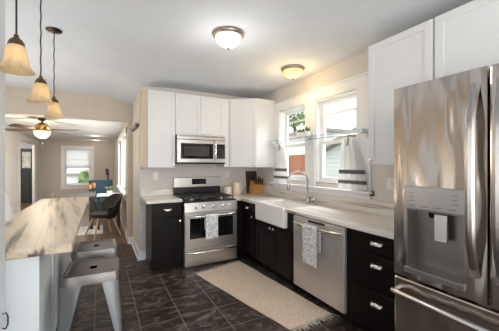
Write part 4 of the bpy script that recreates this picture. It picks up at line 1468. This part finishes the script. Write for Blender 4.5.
# stools
def stool(cx, cy, rot, label):
    s = thing('metal_stool', label, 'stool', (0, 0, 0), 'grey metal stools along the peninsula')
    H_, hw = 0.612, 0.165

    def rr(h, r, n=6):
        pts = []
        for q, (sx, sy) in enumerate(((1, 1), (-1, 1), (-1, -1), (1, -1))):
            for k in range(n + 1):
                a = q * PI / 2 + k * PI / 2 / n
                pts.append((sx * (h - r) + r * math.cos(a), sy * (h - r) + r * math.sin(a)))
        return pts
    # seat: dished pressed sheet with a hand slot
    rings = []
    for h, r, z in ((0.200, 0.05, H_ - 0.075), (0.197, 0.05, H_ - 0.03), (0.190, 0.05, H_ - 0.006), (0.180, 0.045, H_), (0.168, 0.04, H_ - 0.002), (0.160, 0.036, H_ - 0.008), (0.10, 0.03, H_ - 0.010)):
        rings.append([(x, y, z) for x, y in rr(h, r)])
    sl = []
    for x, y in rr(0.10, 0.03):
        a = math.atan2(y, x)
        sl.append((max(-0.025, min(0.025, 0.04 * math.cos(a))), max(-0.038, min(0.038, 0.058 * math.sin(a))), H_ - 0.011))
    rings.append(sl)
    rings.append([(x * 0.95, y * 0.9, z - 0.016) for x, y, z in sl])
    b = B()
    b.loft(rings, False)
    obj('seat', b, 'gun_seat', s, angle=24)
    obj('slot_shade_block', B().box(-0.024, 0.024, -0.037, 0.037, H_ - 0.020, H_ - 0.0125), 'void', s)  # black block below the opening paints in the slot's inner darkness
    ft = 0.226
    for sx in (-1, 1):
        for sy in (-1, 1):
            rg = []
            for i in range(9):
                t = i / 8
                z = (H_ - 0.028) * (1 - t) + 0.012 * t
                c = 0.183 + (ft - 0.183) * t
                w = 0.085 * (1 - t) ** 1.1 + 0.045
                th = 0.006
                o_, i_ = c + 0.004, c - 0.004
                rg.append([(sx * o_, sy * (o_ - w), z), (sx * o_, sy * (o_ - 0.012), z), (sx * (o_ - 0.012), sy * o_, z), (sx * (o_ - w), sy * o_, z), (sx * (o_ - w), sy * (o_ - th), z), (sx * (o_ - 0.014), sy * (o_ - th - 0.004), z), (sx * (o_ - th - 0.004), sy * (o_ - 0.014), z), (sx * (o_ - th), sy * (o_ - w), z)])
            l = obj('leg', B().loft(rg, True), 'gun', s, angle=50)
            obj('rubber_foot', B().box(min(sx * (ft - 0.03), sx * (ft + 0.005)), max(sx * (ft - 0.03), sx * (ft + 0.005)), min(sy * (ft - 0.03), sy * (ft + 0.005)), max(sy * (ft - 0.03), sy * (ft + 0.005)), 0.0, 0.016, 0.003, 1), 'rubber', l)
    for a in (PI / 4, -PI / 4):
        ca, sa = math.cos(a), math.sin(a)
        obj('cross_brace', B(lambda u, w, z: (ca * u - sa * w, sa * u + ca * w, z)).box(-0.23, 0.23, -0.012, 0.012, 0.50, 0.503), 'gun', s)
    s.location = (cx, cy, 0)
    s.rotation_euler = (0, 0, rot)
    return s


st = stool(-0.052, 2.56, math.radians(-3), 'grey pressed-metal backless stool nearest the camera')
st2 = dup(st, (-0.040, 3.22, 0), 'grey pressed-metal backless stool behind the nearest one', math.radians(-1))

# ================================================================== rug
RC = [(1.437, 1.915), (1.93, 1.945), (1.80, 3.62), (1.09, 3.47)]   # near-left, near-right, far-right, far-left


def bil(u, v):
    a = Vector(RC[0]).lerp(Vector(RC[1]), u)
    b_ = Vector(RC[3]).lerp(Vector(RC[2]), u)
    return a.lerp(b_, v)


g = thing('runner_rug', 'beige woven runner rug with fringed ends on the dark tile floor', 'rug', (1.55, 2.75, 0))
b = B()
b.sheet(lambda u, v: (*bil(u, v), 0.006 + 0.0015 * math.sin(9 * u + 14 * v)), 30, 70, 0.009)
obj('woven_body', b, 'rug', g)
for v0, sgn in ((0.0, -1), (1.0, 1)):
    b = B()
    ax = (bil(0.5, 1) - bil(0.5, 0)).normalized() * sgn
    for k in range(46):
        p = bil((k + 0.5) / 46, v0)
        L = random.uniform(0.04, 0.075)
        d1 = Vector((ax.x + random.uniform(-.35, .35), ax.y + random.uniform(-.2, .2)))
        p1 = p + d1 * L * 0.5
        p2 = p1 + Vector((d1.x + random.uniform(-.5, .5), d1.y)) * L * 0.5
        b.tube([(p.x, p.y, 0.008), (p1.x, p1.y, 0.010), (p2.x, p2.y, 0.005)], [0.0045, 0.005, 0.003], 6)
    o = obj('fringe', b, 'fringe', g)
    o['kind'] = 'stuff'

# ================================================================== dining room
g = thing('ceiling_fan', 'bronze ceiling fan with dark blades and lit glass bowl in the dining room', 'ceiling fan', (-0.94, 6.2, 2.27))
fx0, fy0 = -0.94, 6.2
obj('canopy', B().lathe([(0.065, 0.0), (0.065, -0.01), (0.05, -0.04), (0.015, -0.055), (0.013, -0.10), (0.03, -0.11)], (fx0, fy0, 2.27), 24), 'bronze', g)
obj('motor_housing', B().lathe([(0.03, -0.08), (0.07, -0.10), (0.105, -0.13), (0.11, -0.17), (0.10, -0.20), (0.13, -0.215), (0.135, -0.235), (0.001, -0.24)], (fx0, fy0, 2.27), 32), 'brass', g)
gb = obj('glass_bowl', B().lathe([(0.128, -0.23), (0.130, -0.25), (0.118, -0.295), (0.086, -0.335), (0.04, -0.36), (0.001, -0.365)], (fx0, fy0, 2.27), 32), 'fan_bowl', g)
obj('pull_chain', B().tube([(fx0 + 0.02, fy0 - 0.12, 2.0), (fx0 + 0.02, fy0 - 0.12, 1.80)], 0.003, 6), 'bronze2', g)
for k in range(4):
    a = math.radians(-28) + k * PI / 2
    ca, sa = math.cos(a), math.sin(a)

    def mp(u, w, z):
        return (fx0 + ca * u - sa * w, fy0 + sa * u + ca * w, z + 0.22 * w)
    bl = B(mp)
    bl.prism([(0.20, -0.045), (0.30, -0.062), (0.60, -0.07), (0.66, -0.05), (0.67, 0.0), (0.66, 0.05), (0.60, 0.07), (0.30, 0.062), (0.20, 0.045)], 2.055, 2.063)
    ob = obj('blade', bl, 'darkwood', g)
    obj('blade_arm', B(mp).box(0.12, 0.24, -0.02, 0.02, 2.063, 2.07), 'bronze2', ob)
point('fan_glow', (fx0, fy0, 1.80), 34, (1, 0.86, 0.66), 0.08)
for x, y, lb in ((-0.143, 9.29, 'nearer lit recessed spotlight in the dining room ceiling'), (-0.135, 10.9, 'farther lit recessed spotlight close to the dining room far wall')):
    rl = thing('recessed_light', lb, 'ceiling light', (x, y, 2.262))
    obj('ring', B().lathe([(0.075, 0.008), (0.095, 0.008), (0.095, 0.0), (0.075, 0.002)], (x, y, 2.262), 24, cap=False), 'trim', rl)
    obj('lens', B().lathe([(0.001, 0.004), (0.076, 0.004), (0.076, 0.008), (0.001, 0.008)], (x, y, 2.262), 24), 'spot', rl)
    point('recessed_glow', (x, y, 2.16), 3, (1, 0.9, 0.76), 0.05)

# small ledge on the wall return
sh = thing('wall_ledge', 'small beige ledge with dark underside on the wall by the white cabinet', 'shelf', (0.47, 4.9, 2.02))
obj('board', B().box(0.458, 0.509, 4.44, 5.18, 2.045, 2.07), 'wall_warm', sh)
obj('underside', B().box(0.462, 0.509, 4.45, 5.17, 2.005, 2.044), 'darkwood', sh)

# tables
t = thing('dining_table', 'grey topped dining table beyond the peninsula', 'table', (-0.36, 7.4, 0))
obj('tabletop', B().box(-0.62, -0.11, 6.85, 7.95, 0.715, 0.75, 0.004), 'greytop', t)
for x in (-0.55, -0.18):
    for y in (6.93, 7.87):
        obj('leg', B().box(x - 0.035, x + 0.035, y - 0.035, y + 0.035, 0.022, 0.715), 'darkwood', t)
t = thing('side_table', 'small white topped table behind the dark bucket chair', 'table', (0.14, 6.95, 0))
obj('tabletop', B().box(-0.08, 0.40, 6.72, 7.25, 0.735, 0.76, 0.004), 'ceramic_w', t)
for x in (-0.04, 0.36):
    for y in (6.77, 7.20):
        obj('leg', B().box(x - 0.02, x + 0.02, y - 0.02, y + 0.02, 0.022 if x < 0 else 0.0, 0.735), 'darkwood', t)
p = thing('potted_plant', 'small leafy plant in a white pot on the white table', 'potted plant', (0.17, 6.95, 0.761))
obj('pot', B().lathe([(0.045, 0), (0.05, 0.004), (0.06, 0.08), (0.052, 0.08), (0.05, 0.07), (0.001, 0.068)], (0.17, 6.95, 0.761)), 'ceramic_w', p)
b = B()
for k in range(26):
    a = k * 2.4
    l = 0.05 + 0.09 * random.random()
    b.tube([(0.17, 6.95, 0.83), (0.17 + 0.5 * l * math.cos(a), 6.95 + 0.5 * l * math.sin(a), 0.84 + 0.6 * l), (0.17 + l * math.cos(a), 6.95 + l * math.sin(a), 0.84 + 0.7 * l)], [0.003, 0.014, 0.002], 6)
obj('foliage', b, 'leaf', p)
for x, y, h, lb in ((-0.23, 7.55, 0.20, 'shorter amber glass goblet on the grey dining table'), (-0.155, 7.62, 0.235, 'taller amber glass goblet at the right edge of the grey dining table')):
    gp = thing('goblet', lb, 'goblet', (x, y, 0.751))
    obj('bowl', B().lathe([(0.006, h * 0.45), (0.035, h * 0.5), (0.046, h * 0.75), (0.042, h), (0.038, h), (0.04, h * 0.75), (0.001, h * 0.52)], (x, y, 0.751), 18), 'amber', gp)
    obj('stem', B().lathe([(0.035, 0), (0.03, 0.006), (0.006, 0.012), (0.006, h * 0.46)], (x, y, 0.751), 14), 'bronze', gp)
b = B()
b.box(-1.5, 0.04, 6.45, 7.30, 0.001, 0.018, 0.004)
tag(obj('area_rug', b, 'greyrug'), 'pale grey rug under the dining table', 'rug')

# dark bucket chair
ch = thing('bucket_chair', 'dark upholstered bucket chair with pale splayed wooden legs', 'chair', (0, 0, 0))


def shell(u, v):
    # u across around the shell (arms to back), v height
    a = -0.15 + (PI + 0.3) * u
    back = math.sin(a) if math.sin(a) > 0 else 0
    r = 0.19 + 0.13 * v ** 0.6
    hgt = 0.37 + v * (0.24 + 0.21 * sm(back))
    return (r * math.cos(a) * 1.05, 0.05 + r * math.sin(a), hgt)


b = B()
b.sheet(shell, 32, 8, 0.035)
obj('backrest', b, 'charcoal', ch, angle=70)
obj('seat', B().lathe([(0.001, 0.38), (0.20, 0.385), (0.245, 0.42), (0.24, 0.46), (0.20, 0.475), (0.001, 0.47)], (0, 0.03, 0), 32), 'charcoal', ch)
for sx in (-1, 1):
    for sy in (-1, 1):
        obj('leg', B().tube([(sx * 0.13, sy * 0.13 + 0.03, 0.39), (sx * 0.24, sy * 0.25 + 0.03, 0.0)], [0.020, 0.012], 10), 'lightwood', ch)
ch.location = (0.01, 6.25, 0.0)
ch.rotation_euler = (0, 0, math.radians(-70))

# blue armchair
bc = thing('blue_chair', 'teal blue upholstered chair against the far corner of the dining room', 'chair', (0, 0, 0))
obj('seat', B().box(-0.27, 0.27, -0.27, 0.25, 0.36, 0.48, 0.04, 3), 'blue', bc)
obj('backrest', B().box(-0.30, 0.30, 0.20, 0.30, 0.44, 1.0, 0.045, 3), 'blue', bc)
for sx in (-1, 1):
    for sy in (-1, 1):
        obj('leg', B().tube([(sx * 0.21, sy * 0.19, 0.37), (sx * 0.24, sy * 0.23, 0.0)], [0.02, 0.014], 8), 'darkwood', bc)
bc.location = (0.05, 8.55, 0.0)
bc.rotation_euler = (0, 0, math.radians(10))
gt = thing('guitar', 'dark guitar standing in the corner behind the blue chair, headstock showing', 'guitar', (0.2, 9.4, 0))
b = B(lambda u, w, z: (0.24 + u, 9.45 + 0.15 * z + w, z))
b.prism([(0.0, -0.03), (0.0, 0.03)] and [(-0.19, -0.04), (0.19, -0.04), (0.19, 0.04), (-0.19, 0.04)], 0.0, 0.22, 0.02)
b.box(-0.13, 0.13, -0.04, 0.04, 0.2, 0.42, 0.03)
obj('guitar_body', b, 'orangewood', gt)
b = B(lambda u, w, z: (0.30 + u - 0.10 * z, 9.45 + 0.15 * z + w, z))
b.box(-0.028, 0.028, -0.015, 0.015, 0.4, 1.12)
b.box(-0.05, 0.05, -0.012, 0.012, 1.10, 1.30, 0.008)
obj('neck', b, 'darkwood', gt)
b = B(lambda u, w, z: (0.30 + u - 0.10 * z, 9.45 + 0.15 * z + w, z))
for k in range(3):
    for s in (-1, 1):
        b.box(s * 0.05 - 0.012, s * 0.05 + 0.012, -0.006, 0.006, 1.14 + k * 0.05, 1.16 + k * 0.05)
obj('tuning_peg', b, 'nickel', gt)
outlet('wall_outlet', FY(DY), -1.45, 0.40, 'small white outlet low on the dining room far wall', 'outlet')
